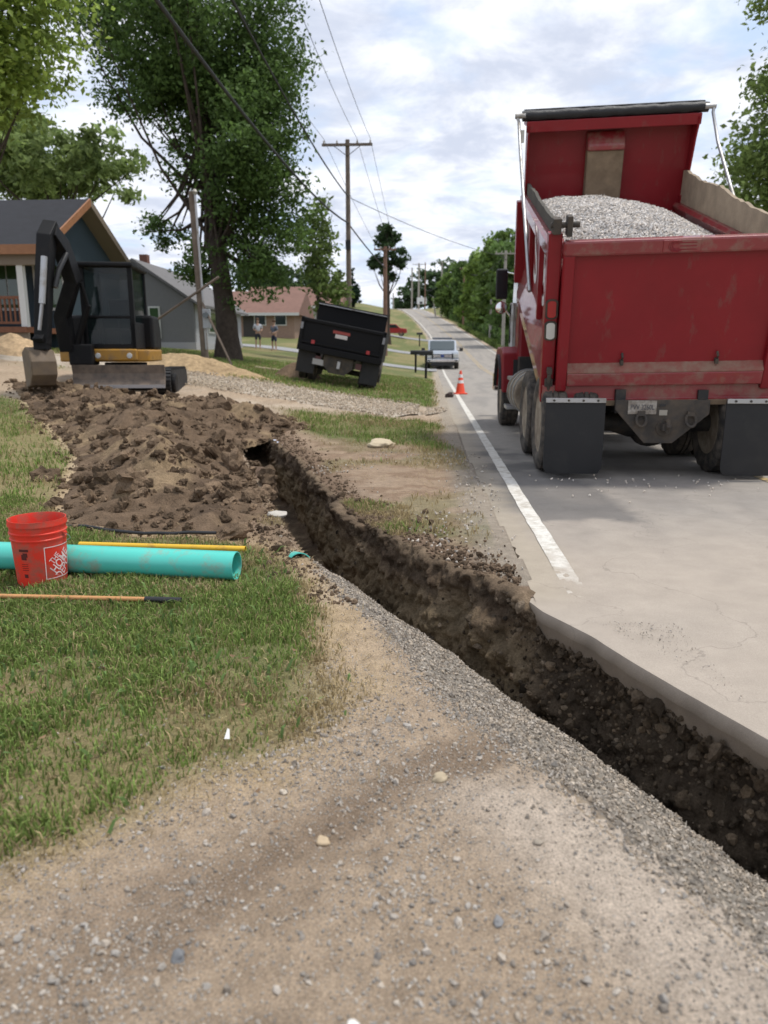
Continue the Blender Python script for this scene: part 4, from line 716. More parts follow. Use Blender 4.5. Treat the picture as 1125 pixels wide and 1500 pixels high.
# ------------------------------------------------------------------ bucket, pipes and tools on the lawn
M_bk = mat('red bucket plastic', (.88, .06, .035), .42, var=.06, vscale=4, dirt=(.42, .16, .11), damt=.5, dscale=9, trans=.25)
def gz(x, y): return float(G(x, y))
bx, by = -2.20, 3.93; B = empty('bucket', (bx, by, gz(bx, by)+.004), 0, 'red plastic bucket standing on the lawn in front of the green pipe', 'bucket')
H_ = .375
prof = [(.001, .004), (.120, .0), (.128, .006), (.131, .02), (.1445, .262), (.149, .264), (.150, .272), (.1455, .276), (.147, .298), (.152, .300), (.153, .308), (.1475, .312), (.149, .340), (.1555, .343), (.1565, .352), (.152, .372), (.153, .3765), (.149, .3765), (.146, .36), (.142, .26), (.127, .012), (.001, .012)]
MB().lathe(prof, n=56).build('shell', M_bk, B, smooth=True)
def on_bucket(u, z, off=.0016):   # u metres to the right of the camera-facing meridian
    r = .131+(.1445-.131)*(z-.02)/.242+off; a = math.atan2(-by, -bx) + u/.14; return (r*math.cos(a), r*math.sin(a), z)
M_pr = mat('white print', (.78, .60, .58), .6); M_bp = mat('black print', (.10, .012, .012), .6)
u0, u1, z0, z1 = .018, .205, .045, .232; fr = MB()
for (a0, a1, b0, b1) in ((u0, u1, z1-.005, z1), (u0, u1, z0, z0+.005), (u0, u0+.005, z0, z1), (u1-.005, u1, z0, z1)):
    nu = 14 if a1-a0 > .02 else 1; nzv = 8 if b1-b0 > .02 else 1
    g_ = [[on_bucket(a0+(a1-a0)*i/nu, b0+(b1-b0)*j/nzv) for j in range(nzv+1)] for i in range(nu+1)]
    fr.add([p for row in g_ for p in row], [(i*(nzv+1)+j, (i+1)*(nzv+1)+j, (i+1)*(nzv+1)+j+1, i*(nzv+1)+j+1) for i in range(nu) for j in range(nzv)])
fr.build('logo_frame', M_pr, B)
tx_ = MB()
for body, size, off in (('THE', .042, .040), ('HOME', .062, -.002), ('DEPOT', .062, -.052)):
    vs_, fs_ = text_mesh(body, size); ca, sa = math.cos(R(45)), math.sin(R(45)); pts = []
    for v in vs_:
        p, q = v.x*.86 + (-.01 if body == 'THE' else 0), v.y*1.25+off; uu, zz_ = ca*p - sa*q, sa*p + ca*q
        pts.append(on_bucket(min(max((u0+u1)/2+uu, u0+.003), u1-.003), min(max((z0+z1)/2+zz_, z0+.003), z1-.003), .002))
    tx_.add(pts, fs_)
tx_.build('logo_lettering', M_pr, B)
pb = MB()
def patch(a0, a1, b0, b1):
    g_ = [[on_bucket(a0+(a1-a0)*i/5, z) for z in (b0, b1)] for i in range(6)]; pb.add([p for row in g_ for p in row], [(i*2, i*2+2, i*2+3, i*2+1) for i in range(5)])
patch(-.115, -.060, .212, .226); patch(-.105, -.075, .165, .196); patch(-.095, -.068, .180, .205); patch(-.108, -.07, .105, .108); patch(-.108, -.07, .116, .119); patch(-.108, -.07, .127, .130); patch(-.108, -.07, .138, .141); patch(-.10, -.078, .062, .082)
pb.build('black_print', M_bp, B)
for s in (-1, 1): MB().lathe([(.001, 0), (.016, .001), (.016, .012), (.001, .013)], n=12).build('handle_boss', M_bk, B).location = (s*.150, 0, .287)
MB().tube([(.158*math.cos(a), .10*math.sin(a)*.3+.158*math.sin(a)*.95, .287-.09*math.sin(a)) for a in np.linspace(0, math.pi, 20)], .0022, 6).build('bail_handle', M_alu, B)
M_teal = mat('teal pipe plastic', (.085, .54, .46), .35, var=.05, vscale=3, dirt=(.33, .25, .17), damt=.32, dscale=7)
def pipe(name, p0, p1, r, wall, m, label, cat, n=28):
    p0, p1 = Vector(p0), Vector(p1); d = (p1-p0); L0 = d.length; o = MB().lathe([(r, 0), (r, L0), (r-wall, L0), (r-wall, 0)], n=n, closed=True).build(name, m, None, smooth=True)
    o.location = p0; o.rotation_euler = d.to_track_quat('Z', 'Y').to_euler(); return tag(o, label, cat)
pipe('sewer_pipe', (-5.2, 4.36, gz(-4.4, 4.3)+.085), (-1.085, 3.985, gz(-1.1, 4.0)+.085), .082, .006, M_teal, 'teal green plastic pipe lying on the grass behind the bucket', 'pipe')
M_yel = mat('yellow fibreglass', (.70, .43, .03), .45, dirt=(.28, .13, .06), damt=.35, dscale=7)
yp = pipe('yellow_pipe', (-2.30, 4.60, gz(-2.3, 4.6)+.045), (-1.17, 4.52, gz(-1.17, 4.5)+.04), .021, .003, M_yel, 'thin yellow pole lying behind the teal pipe', 'pole', 14)
hd = empty('tool_handle', (-2.5, 3.56, gz(-2.5, 3.55)+.03), 0, 'orange wooden tool handle with black end lying on the grass', 'tool')
MB().tube([(-.6, .0, 0), (1.06, -.02, .005)], .0125, 12).build('shaft', mat('orange wood', (.52, .26, .10), .55, var=.15, vscale=8), hd, smooth=True); MB().tube([(1.05, -.02, .005), (1.24, -.022, .003)], .016, 12).build('socket', M_black, hd, smooth=True)
hs = [(-2.9+.1*k, 5.12-.012*k+.05*math.sin(k*.55), gz(-2.9+.1*k, 5.1)+.03) for k in range(15)]; tag(MB().tube(hs, .012, 8).build('black_hose', M_black, None, smooth=True), 'black hose lying in the grass at the foot of the soil heap', 'hose')
# pipe stub, board and rubble at the trench
st = MB(); n_ = 14
ang = np.linspace(R(-70), R(100), n_); ou = [(.08*math.cos(a), .08*math.sin(a)) for a in ang]; inn = [(.074*math.cos(a), .074*math.sin(a)) for a in ang[::-1]]
st.prism(ou+inn, 'y', 0, .28); o = st.build('pipe_stub', M_teal); o.location = (-.80, 4.42, -.03); o.rotation_euler = (R(-14), R(-35), R(32)); tag(o, 'broken teal pipe end poking out of the trench gravel', 'pipe')
o = MB().box((0, 0, 0), (.26, .05, .30)).build('board', mat('brown block', (.17, .115, .08), .9, var=.2), bevel=.01); o.location = (-1.86, 7.9, -.06); o.scale = (.8, .8, .75); o.rotation_euler = (R(-24), R(10), R(50)); tag(o, 'brown wooden block standing at the far end of the trench', 'board')
def boulder(name, loc, r, c, label, flat=.7, rough=.35, seed=0, cat='stone'):
    V, Fs, Cc = rocks(np.array([[0, 0, 0.]]), [r], [c], ICO3, 0, 1.0, rough); o = link(name, fast_mesh(name, V, Fs, True, {'col': Cc}), M_stone); o.location = loc; o.scale = (1.1, 1, flat); return tag(o, label, cat)
for (x, y, r, c, fl, lb) in [(.045, 2.05, .021, (.40, .33, .23), .75, 'round tan stone lying on the damp dirt near the trench'), (-.53, 1.335, .0135, (.17, .175, .18), .7, 'dark grey pebble in the gravel at lower left'), (-.135, 1.185, .011, (.66, .64, .6), .7, 'bright white pebble at the very bottom of the picture'),
        (-.27, 1.735, .015, (.46, .36, .24), .7, 'tan angular pebble halfway down the gravel'), (.17, 1.46, .014, (.22, .22, .22), .7, 'grey pebble on pale dirt at lower right'), (-.66, 10.0, .17, (.52, .44, .31), .35, 'flat cream rock on the grass between trench and road'), (-1.2, 5.72, .06, (.45, .42, .37), .45, 'white chalky chunk on the left lip of the trench'),
        (.54, 21.6, .10, (.07, .05, .045), .8, 'small dark lump at the road edge before the cone'), (.30, 1.75, .012, (.30, .26, .21), .7, 'small brown pebble just left of the trench gravel'), (-.42, 1.95, .012, (.5, .44, .36), .7, 'pale pebble at the edge of the dry grass')]:
    boulder('stone', (x, y, gz(x, y)+r*fl*.45), r, c, lb, fl, .55)
n = 26; x = rng.uniform(-2.4, -.35, n); y = rng.uniform(1.75, 3.6, n); lv = []; lf = []; lc = []
for k in range(n):
    a = rng.uniform(0, 6.28); s_ = rng.uniform(.010, .020); z = gz(x[k], y[k])+.035; c_, q_ = math.cos(a), math.sin(a); m0 = len(lv)
    for u, v, h in ((-1, 0, .3), (-.3, .5, 0), (.4, .42, .1), (1, 0, .35), (.35, -.45, .0), (-.4, -.4, .15)): lv.append((x[k]+(u*c_-v*q_)*s_, y[k]+(u*q_+v*c_)*s_, z+h*s_))
    lf += [(m0, m0+1, m0+2), (m0, m0+2, m0+3), (m0, m0+3, m0+4), (m0, m0+4, m0+5)]; lc += [np.array((.26, .17, .10))*rng.uniform(.6, 1.4)]*6
stuff('dead_leaves', lv, lf, np.array(lc), M_grass, 'curled brown dead leaves scattered on the near lawn')
o = MB().prism([(-.009, 0), (.009, .002), (.004, .032), (-.003, .036)], 'y', 0, .001).build('paper_scrap', M_white); o.location = (-.655, 2.19, gz(-.655, 2.19)+.03); o.rotation_euler = (R(-40), R(15), .3); tag(o, 'small white paper scrap stuck in the grass edge', 'scrap')

# ------------------------------------------------------------------ mini excavator
M_exb = mat('black machine paint', (.006, .006, .007), .6, dirt=(.025, .022, .02), damt=.35, dscale=4, spec=.25); M_exy = mat('yellow machine paint', (.38, .19, .02), .45, dirt=(.25, .16, .08), damt=.4, dscale=5)
M_cg = mat('cab glass', (.012, .022, .022), .04, spec=.6); M_cg.node_tree.nodes['Principled BSDF'].inputs['Alpha'].default_value = .38
M_worn = mat('worn bucket steel', (.14, .105, .075), .7, .2, var=.3, vscale=5, dirt=(.19, .14, .09), damt=.7); M_bl = mat('blade steel', (.09, .075, .065), .7, .1, dirt=(.22, .17, .13), damt=.8)
ex, ey = -6.33, 15.35; E_ = empty('mini_excavator', (ex, ey, .40), R(10), 'black and yellow mini excavator with blade facing the camera', 'excavator')
for s in (-1, 1):
    st_ = [(-.85+.27*math.cos(a), .27+.27*math.sin(a)) for a in np.linspace(R(90), R(270), 12)] + [(.85+.27*math.cos(a), .27+.27*math.sin(a)) for a in np.linspace(R(-90), R(90), 12)]
    tk = MB().prism(st_, 'x', *[.2+q_ for q_ in sorted((s*.86, s*.54))]).build('track', M_rubber, E_, bevel=.02); tr = MB()
    for k in range(len(st_)):
        (y0, z0_), (y1, z1_) = st_[k], st_[(k+1) % len(st_)]; nn = max(1, int(math.hypot(y1-y0, z1_-z0_)/.12))
        for j in range(nn): f_ = (j+.5)/nn; tr.box((.2+s*.70, y0+(y1-y0)*f_, z0_+(z1_-z0_)*f_), (.33, .05, .05), (math.atan2(z1_-z0_, y1-y0), 0, 0))
    q_ = tr.build('track_pads', M_rubber, tk); q_['kind'] = 'stuff'
    MB().lathe([(.16, -.0), (.19, .02), (.19, .06), (.16, .08)], (.2+s*.86-(0 if s > 0 else .08), -.85, .27), 'x', 18).build('idler', M_exb, tk)
MB().mm(-.58, .58, -.6, .7, .22, .5).lathe([(.42, .5), (.42, .66)], n=24).build('undercarriage', M_exb, E_)
bl_ = [(-1.72, .24), (-1.66, .22), (-1.60, .34), (-1.585, .48), (-1.63, .62), (-1.69, .64), (-1.645, .48), (-1.66, .36)]
bld = MB().prism(bl_, 'x', -.62, 1.06).build('blade', M_bl, E_, bevel=.008); MB().mm(-.62, 1.06, -1.735, -1.70, .21, .27).build('blade_edge', mat('worn bright steel', (.38, .36, .35), .5, .5), bld)
for s in (-1, 1): MB().prism([(-1.62, .30), (-1.62, .50), (-.5, .42), (-.5, .26)], 'x', *[.2+q_ for q_ in sorted((s*.5, s*.40))]).build('blade_arm', M_exb, bld)
MB().prism([(-1.15, -.55), (-1.15, .8), (-.85, 1.15), (.3, 1.15), (.6, .8), (.6, -.62), (.0, -.78), (-.6, -.78)], 'z', .68, .92).build('deck', M_exy, E_, bevel=.03)
MB().prism([(.2, .92), (1.13, .92), (1.13, 1.35), (.95, 1.62), (.2, 1.62)], 'x', -1.12, .55).build('engine_cover', M_exb, E_, bevel=.06)
fp = MB().mm(-.48, .40, -.84, -.70, .70, .93).build('front_panel', M_exy, E_, bevel=.03)
for xx in (-.34, .26): MB().lathe([(.001, -.865), (.05, -.862), (.055, -.84)], (xx, 0, .80), 'y', 14).build('work_lamp', M_lamp_white, fp)
CX0, CX1, CY0, CY1, CZ0, CZ1 = -.62, .38, -.72, .62, .93, 2.50
cb = MB()
for (xx, yy) in ((CX0, CY0), (CX1-.09, CY0), (CX0, CY1-.09), (CX1-.09, CY1-.09)): cb.mm(xx, xx+.09, yy, yy+.09, CZ0, CZ1)
cab = cb.mm(CX0, CX1, CY0+.002, CY0+.08, CZ0, CZ0+.10).mm(CX0, CX1, CY0+.003, CY0+.07, 1.52, 1.57).mm(CX0, CX1, CY1-.08, CY1-.002, CZ0, CZ0+.7).mm(CX1-.08, CX1-.002, CY0, CY1, CZ0, 1.45).mm(CX0+.002, CX0+.07, CY0, CY1, CZ0, 1.3).build('cab', M_exb, E_, bevel=.012)
MB().mm(CX0-.04, CX1+.04, CY0-.10, CY1+.05, CZ1-.02, CZ1+.07).build('cab_roof', M_exb, E_, bevel=.03)
MB().mm(CX0+.09, CX1-.09, CY0+.03, CY0+.04, 1.57, CZ1-.02).build('cab_window', M_cg, cab); MB().mm(CX0+.09, CX1-.09, CY0+.03, CY0+.04, CZ0+.10, 1.52).build('cab_window', M_cg, cab)
MB().mm(CX1-.04, CX1-.03, CY0+.09, CY1-.09, 1.45, CZ1-.02).build('cab_window', M_cg, cab); MB().mm(CX0+.03, CX0+.04, CY0+.09, CY1-.09, 1.3, CZ1-.02).build('cab_window', M_cg, cab); MB().mm(CX0+.09, CX1-.09, CY1-.05, CY1-.04, 1.64, CZ1-.02).build('cab_window', M_cg, cab)
MB().mm(-.40, .10, .05, .52, 1.0, 1.35).mm(-.37, .08, .40, .55, 1.3, 1.95).build('seat', M_black, E_, bevel=.05)
[MB().tube([(a, -.45, 1.0), (a, -.48, 1.5)], .02, 8).build('control_lever', M_black, E_) for a in (-.32, .02)]
MB().mm(-.85, -.40, -1.0, -.5, .62, 1.02).build('boom_mount', M_exb, E_, bevel=.03)
def beam(pts, wd, hs, name, m, par):
    # box beam along a bent centre line in the (mostly) vertical plane
    P_ = [Vector(p) for p in pts]; vs_ = []; n_ = len(P_)
    for i, p in enumerate(P_):
        d = (P_[min(i+1, n_-1)]-P_[max(i-1, 0)]).normalized(); sx = Vector((1, 0, 0)); u = d.cross(sx).normalized(); sx = u.cross(d).normalized()
        for a, b_ in ((-1, -1), (1, -1), (1, 1), (-1, 1)): vs_.append(p+sx*a*wd/2+u*b_*hs[i]/2)
    fs_ = [(i*4+k, i*4+(k+1) % 4, i*4+4+(k+1) % 4, i*4+4+k) for i in range(n_-1) for k in range(4)] + [(3, 2, 1, 0), tuple(range((n_-1)*4, n_*4))]
    return MB().add(vs_, fs_).build(name, m, par, bevel=.015)
TOP = (-0.77, -1.72, 2.98); bm = beam([(-.88, -.86, .9), (-.90, -.98, 1.55), (-0.61, -1.12, 2.2), (-0.69, -1.4, 2.75), TOP], .24, [.34, .40, .44, .34, .24], 'boom', M_exb, E_)
MB().tube([(-.70, -.92, 1.0), (-0.39, -1.08, 1.75)], .06, 12).tube([(-0.39, -1.08, 1.7), (-0.45, -1.2, 2.15)], .035, 10).build('boom_cylinder', M_exb, bm, smooth=True)
ar = beam([(-0.77, -1.60, 3.12), (-0.82, -1.78, 2.85), (-0.90, -1.92, 2.0), (-0.98, -2.02, 1.0)], .24, [.18, .36, .30, .22], 'arm', M_exb, E_)
MB().tube([(-0.58, -1.5, 2.62), (-0.67, -1.76, 2.3), (-0.73, -1.86, 2.0)], .05, 10).build('arm_hose', M_black, ar, smooth=True)
MB().tube([(-0.79, -2.10, 2.5), (-0.87, -2.2, 1.7)], .055, 12).tube([(-0.87, -2.2, 1.7), (-0.95, -2.22, 1.25)], .03, 8).build('arm_cylinder', M_alu, ar, smooth=True)
MB().box((-0.99, -2.02, 1.02), (.24, .24, .22)).box((-0.99, -2.14, 1.12), (.16, .2, .08), (.5, 0, 0)).build('bucket_link', M_exb, ar, bevel=.01)
bk = [(.10, .42), (-.12, .44), (-.30, .30), (-.36, .05), (-.26, -.20), (-.02, -.34), (.24, -.30), (.26, -.26), (.0, -.28), (-.20, -.16), (-.29, .05), (-.24, .26), (-.10, .37), (.10, .36)]
MBK = Matrix.Translation((-1.08, -2.0, .56)) @ Matrix.Rotation(R(35), 4, 'Z') @ Matrix.Rotation(R(-20), 4, 'X') @ Matrix.Scale(.88, 4)
bko = MB().prism(bk, 'x', -.24, .24, MBK).build('digging_bucket', M_worn, E_, bevel=.01)
for s in (-1, 1): MB().prism([(.10, .40), (-.12, .42), (-.29, .29), (-.34, .05), (-.25, -.19), (-.02, -.32), (.24, -.29)], 'x', *sorted((s*.25, s*.23)), MBK).build('bucket_side', M_worn, bko)
for k in range(4): MB().box((0, 0, 0), (.06, .16, .03)).build('bucket_tooth', M_worn, bko, bevel=.004).matrix_local = MBK @ Matrix.Translation((-.18+.12*k, .31, -.28))

# ------------------------------------------------------------------ trees
def tree(name, label, base, trunk_top, tr, lobes, nleaf, ls, c, seed, group=None, clus=60, mesh_from=None, hole=.25):
    r_ = np.random.default_rng(seed); o = empty(name, base, 0, label, 'tree', group)
    mb = MB(); bt = Vector(trunk_top)-Vector(base); npt = 7; pts = [(bt.x*k/6+.12*tr*math.sin(k*2.1+seed), bt.y*k/6+.12*tr*math.cos(k*1.7), bt.z*k/6-.1*(k == 0)) for k in range(npt)]
    mb.tube(pts, [tr*(1.35 if k == 0 else 1-.55*k/6) for k in range(npt)], 12)
    Vs = []; Ns = []; Cs = []; tot = sum(l[3]*l[4]*l[5] for l in lobes)
    for (lx, ly, lz, ax_, ay_, az_) in lobes:
        cen = np.array([lx-base[0], ly-base[1], lz-base[2]]); nc = max(4, int(nleaf*(ax_*ay_*az_)/tot/clus)); d = r_.normal(size=(nc, 3)); d /= np.linalg.norm(d, axis=1)[:, None]; rad = r_.uniform(.12, 1, (nc, 1))**.45
        off = 1+.35*(vn(d[:, 0]*2.1+seed, d[:, 1]*2.1, d[:, 2]*2.1, seed)-.5)[:, None]*2
        P_ = cen + d*rad*off*np.array([ax_, ay_, az_]); P_ = P_[r_.uniform(size=nc) > hole*(fbm(P_[:, 0], P_[:, 1], P_[:, 2], .6, 2, seed) > .5)]
        for j in r_.integers(0, len(P_), min(9, len(P_))):
            e = Vector(P_[j]); k0 = r_.integers(3, 7); s0 = Vector(pts[k0]); md = (s0+e)/2 + Vector((0, 0, -.12*(e-s0).length)); mb.tube([s0, md, e], [tr*.2, tr*.11, tr*.03], 6, False)
        q = np.repeat(P_, clus, axis=0); sg = .38*min(ax_, az_)**.5*np.array([.62, .62, .38]); L2 = q + r_.normal(size=q.shape)*sg; shd = np.repeat(r_.uniform(.7, 1.3, (len(P_), 1)), clus, axis=0)*r_.uniform(.7, 1.35, (len(q), 1))
        Vs.append(L2); Cs.append(np.array(c)*shd)
    L2 = np.concatenate(Vs); Cc = np.concatenate(Cs); n = len(L2); nv = r_.normal(size=(n, 3))+np.array([0, 0, .7]); nv /= np.linalg.norm(nv, axis=1)[:, None]; t_ = np.cross(nv, r_.normal(size=(n, 3))); t_ /= np.linalg.norm(t_, axis=1)[:, None]; b_ = np.cross(nv, t_)
    s_ = ls*r_.uniform(.45, 1.6, (n, 1)); quad = np.stack([L2-t_*s_, L2+b_*s_*.55+nv*s_*.15, L2+t_*s_, L2-b_*s_*.55+nv*s_*.15], 1).reshape(-1, 3)
    mb.build('trunk', M_bark, o, smooth=True)
    cr = link('crown', fast_mesh('crown', quad, np.arange(4*n).reshape(n, 4), False, {'col': np.repeat(Cc, 4, axis=0)}), M_leaf, o); return o
mz = gz(-8.15, 30)
tree('maple_tree', 'huge dark maple tree with thick trunk behind the leaning service pole', (-8.1, 30, mz), (-8.6, 30, 9.5), .47, [(-8.3, 28.8, 5.0, 1.5, .8, 1.2), (-7.3, 28.9, 6.9, 1.5, .9, 1.3), (-9.2, 30.6, 4.5, 1.2, 1.0, .9), (-6.9, 29.6, 3.9, 1.6, .9, .8), (-8.2, 30, 13.0, 3.1, 3.2, 4.8), (-11.2, 30.5, 13.2, 2.6, 2.5, 2.6), (-6.9, 29.6, 8.6, 1.9, 2.4, 2.6), (-6.4, 29.8, 5.4, 1.9, 2.0, 1.7), (-9.3, 30, 10.3, 1.6, 2.0, 1.4), (-10.4, 30, 6.0, .9, .9, 1.0)], 165000, .080, (.10, .165, .045), 5, hole=.85, clus=90)
tree('leafy_tree', 'bright yellow-green tree crown at the top left edge', (-10.9, 17.2, gz(-10.9, 17.2)), (-10.6, 17, 6.5), .25, [(-9.8, 17, 8.5, 2.2, 1.8, 1.9), (-9.5, 17, 10.3, 1.5, 1.5, 1.0), (-9.9, 17, 6.9, 1.1, 1.3, .8)], 34000, .07, (.27, .36, .08), 6)
tree('leafy_tree', 'pale green tree rising behind the porch roof', (-21, 42, gz(-21, 42)), (-20.8, 42, 9), .4, [(-21, 42, 11.0, 3.6, 3, 2.3), (-17.3, 41, 11.0, 2.2, 2, 1.6), (-24, 42, 13, 3, 3, 2.5)], 15000, .17, (.22, .29, .10), 7)
tree('young_tree', 'thin sparse young tree right of the maple', (-6.0, 40, gz(-6.0, 40)), (-5.9, 40, 6.5), .12, [(-5.9, 40, 6.6, 1.0, 1.0, 2.2), (-5.3, 40, 4.2, 1.0, 1.0, .9)], 3200, .12, (.15, .21, .06), 8, clus=25)
tree('leafy_tree', 'odd clipped tree standing behind the reddish pole', (-4.35, 76, gz(-4.35, 76)), (-4.35, 76, 11.0), .3, [(-4.4, 76, 12.2, 1.0, .9, 1.0), (-5.5, 76, 9.8, .8, .8, .6), (-3.2, 76, 10.2, .9, .8, .8), (-4.2, 76, 8.9, .7, .7, .6)], 5200, .16, (.045, .08, .03), 9)
tree('leafy_tree', 'tall leafy tree at the right edge behind the dump bed', (13.6, 28, gz(13.6, 28)), (13.4, 28, 8), .35, [(12.9, 28, 7.8, 2.7, 2.6, 2.6), (12.9, 28, 10.4, 1.7, 2.2, 1.4), (12.0, 28, 13.1, 1.7, 1.2, 1.2), (15.5, 28, 13.8, 2, 2, 2)], 46000, .09, (.21, .28, .085), 10, clus=45)
RT = [(9.6, 82, 12.5, 3.0, 'tall tree beside the truck mirror along the right roadside'), (8.8, 98, 13.5, 3.0, 'roadside tree just left of the truck mirror'), (7.6, 116, 12.0, 2.8, 'roadside tree behind the brown pole right of the road'), (6.6, 138, 11.5, 2.9, 'bushy tree halfway up the hill right of the road'), (4.6, 164, 10.5, 3.0, 'bushy tree near the hilltop right of the road'), (13, 66, 11, 3.2, 'leafy tree hidden low behind the red truck cab'), (20, 60, 12, 4.0, 'broad tree behind the red dump truck')]
for i, (x, y, h, rr_, lb) in enumerate(RT):
    z = gz(x, y); tree('roadside_tree', lb, (x, y, z), (x, y, z+h*.6), .2, [(x, y, z+h*.68, rr_, rr_, h*.30), (x-.8, y-.5, z+h*.34, rr_*.95, rr_, h*.25), (x+.9, y, z+h*.85, rr_*.55, rr_*.6, h*.16)], 7000, .20+.0008*y, (.115+.03*(i % 3), .185+.035*(i % 3), .055), 20+i, 'trees along the right roadside', clus=40)
FT = [(-6.5, 262, 11, 5, 'leftmost far tree on the hill crest'), (0, 258, 14, 6, 'round far tree behind the white sign'), (7, 254, 16, 6.5, 'tallest far tree on the hill crest'), (14, 248, 15, 6, 'far tree on the crest right of the poles'), (21, 235, 14, 6, 'far tree farthest right on the crest')]
for i, (x, y, h, rr_, lb) in enumerate(FT):
    z = gz(x, y); tree('far_tree', lb, (x, y, z-.3), (x, y, z+h*.5), .35, [(x, y, z+h*.62, rr_, rr_, h*.36), (x-2, y, z+h*.28, rr_, rr_, h*.26)], 4000, .5, (.085, .14, .06), 40+i, 'trees on the hill crest', clus=30)
for i, (x, y, h, lb) in enumerate([(-17.5, 170, 9, 'pointed dark conifer right of the tall utility pole'), (-20.5, 172, 8, 'shorter dark conifer beside the tall utility pole'), (-25, 176, 10, 'far dark conifer behind the black dump truck')]):
    z = gz(x, y); tree('conifer_tree', lb, (x, y, z), (x, y, z+h*.8), .2, [(x, y, z+h*.25, 1.9, 1.9, h*.2), (x, y, z+h*.5, 1.3, 1.3, h*.2), (x, y, z+h*.78, .6, .6, h*.2)], 2400, .3, (.02, .045, .022), 60+i, 'dark conifers far left of the road', clus=25)
for i, (x, y, h, lb) in enumerate([(-26, 120, 9, 'rounded tree far behind the ranch houses'), (-34, 150, 11, 'distant tree left of the conifers'), (-47, 95, 13, 'tree far behind the grey house'), (-40, 240, 10, 'hazy tree on the skyline left of the road')]):
    z = gz(x, y); tree('far_tree', lb, (x, y, z), (x, y, z+h*.5), .3, [(x, y, z+h*.6, 4.5, 4, h*.4), (x+3, y, z+h*.4, 3.5, 3, h*.3)], 3600, .4, (.06, .10, .04), 70+i, 'trees behind the houses', clus=30)
n = 5200; y = 58+rng.uniform(0, 1, n)*115; x = 8.0+shift(y)+rng.uniform(0, 1, n)**1.3*5; zb = G(x, y)+rng.uniform(0, 1.9, n)*(.4+.6*fbm(x, y, 0, .3, 3, 800)); V, Fs, Cc = blades(np.c_[x, y, zb], .5*np.ones(n), .35*np.ones(n), np.array([[.075, .125, .035]])*rng.uniform(.6, 1.5, (n, 1)), 1.3); stuff('undergrowth', V, Fs, Cc, M_leaf, 'dense green undergrowth below the trees right of the far road')

# ------------------------------------------------------------------ poles and wires
def upole(x, y, top, r, m, label, arm=0, armz=.35, braces=True, lean=(0, 0)):
    z = gz(x, y); o = empty('utility_pole', (x, y, z), 0, label, 'pole', 'utility poles')
    MB().tube([(0, 0, -.3), (lean[0], lean[1], top-z)], [r, r*.72], 12).build('shaft', m, o, smooth=True)
    if arm:
        ca_ = MB().mm(-arm/2, arm/2, -r-.10, -r*.6, top-z-armz-.06, top-z-armz+.06).build('crossarm', m, o)
        for k in (-.46, .46, -.2, .2): MB().lathe([(.05, 0), (.06, .04), (.035, .09), (.055, .12), (.02, .17), (.001, .18)], (k*arm, -r-.05, top-z-armz+.06), 'z', 10).build('insulator', M_pole_grey, ca_)
        if braces:
            for s in (-1, 1): MB().tube([(s*arm*.27, -r-.04, top-z-armz-.05), (0, -r-.02, top-z-armz-.6)], .02, 6).build('arm_brace', M_steel, ca_)
    return o
p1 = upole(-4.85, 45, 12.95, .17, M_pole, 'tallest utility pole with crossarm rising behind the black dump truck', 2.85, .3)
MB().mm(-.14, .14, -.3, -.12, 6.4, 6.9).build('splice_box', M_black, p1)
upole(-3.62, 60, 9.2, .19, M_pole_red, 'reddish brown utility pole in front of the clipped tree', 1.7, .25)
upole(6.95, 74, 10.6, .17, M_pole_grey, 'grey utility pole with crossarm beside the truck mirror', 2.0, .3)
upole(7.4, 96, 7.6, .19, M_pole_grey, 'short bare grey pole left of the truck mirror')
upole(5.4, 130, 15.0, .17, M_pole_red, 'brown pole with a street lamp arm at the right roadside', 1.6, .2)
upole(2.2, 170, 20.6, .22, M_pole_grey, 'pale pole right of the white sign on the hill', 2.4, .3); upole(1.0, 168, 13.0, .2, M_pole_grey, 'short leaning pale pole on the hill beside a tall one', lean=(-.7, 0))
upole(-4.0, 240, 28.0, .34, M_pole_grey, 'thickest pale pole at the top of the road', 4.0, .4); upole(-6.2, 243, 27.0, .3, M_pole_grey, 'pale pole left of the thickest one on the crest'); upole(-1.9, 225, 26.5, .2, M_pole_red, 'dark brown pole right of the thickest one on the crest'); upole(-10.2, 205, 16.6, .2, M_pole_grey, 'short grey pole left of the road near the crest')
def wire(pts, r, label, sag=0.0):
    P_ = []
    for a, b_ in zip(pts[:-1], pts[1:]):
        a, b_ = Vector(a), Vector(b_); s_ = sag*((b_-a).length/50)**2
        for k in range(0 if not P_ else 1, 25): t_ = k/24; p = a.lerp(b_, t_); p.z -= 4*s_*t_*(1-t_); P_.append(p)
    return tag(MB().tube(P_, r, 6).build('overhead_wire', M_wire, None, smooth=True), label, 'wire', 'overhead wires')
wire([(-5.0, -8, 9.0), (-4.85, 44.8, 8.5), (-3.6, 60, 7.6)], .044, 'thick lower cable crossing in front of the maple', 1.3)
wire([(-3.9, -8, 9.6), (-4.80, 44.85, 9.9)], .034, 'second cable above the thick one across the maple', 1.0)
wire([(-4.8, 44.9, 9.9), (6.95, 74, 10.0)], .018, 'single wire crossing the road to the right pole', .9)
for k, lb in ((-1.31, 'left power line on the tall pole crossarm'), (.57, 'middle power line on the tall pole crossarm'), (1.31, 'right power line on the tall pole crossarm')):
    wire([(-4.85+k, -8, 13.2), (-4.85+k, 44.78, 12.95), (-3.62+k*.55, 59.8, 9.25)], .012, lb, 1.2)
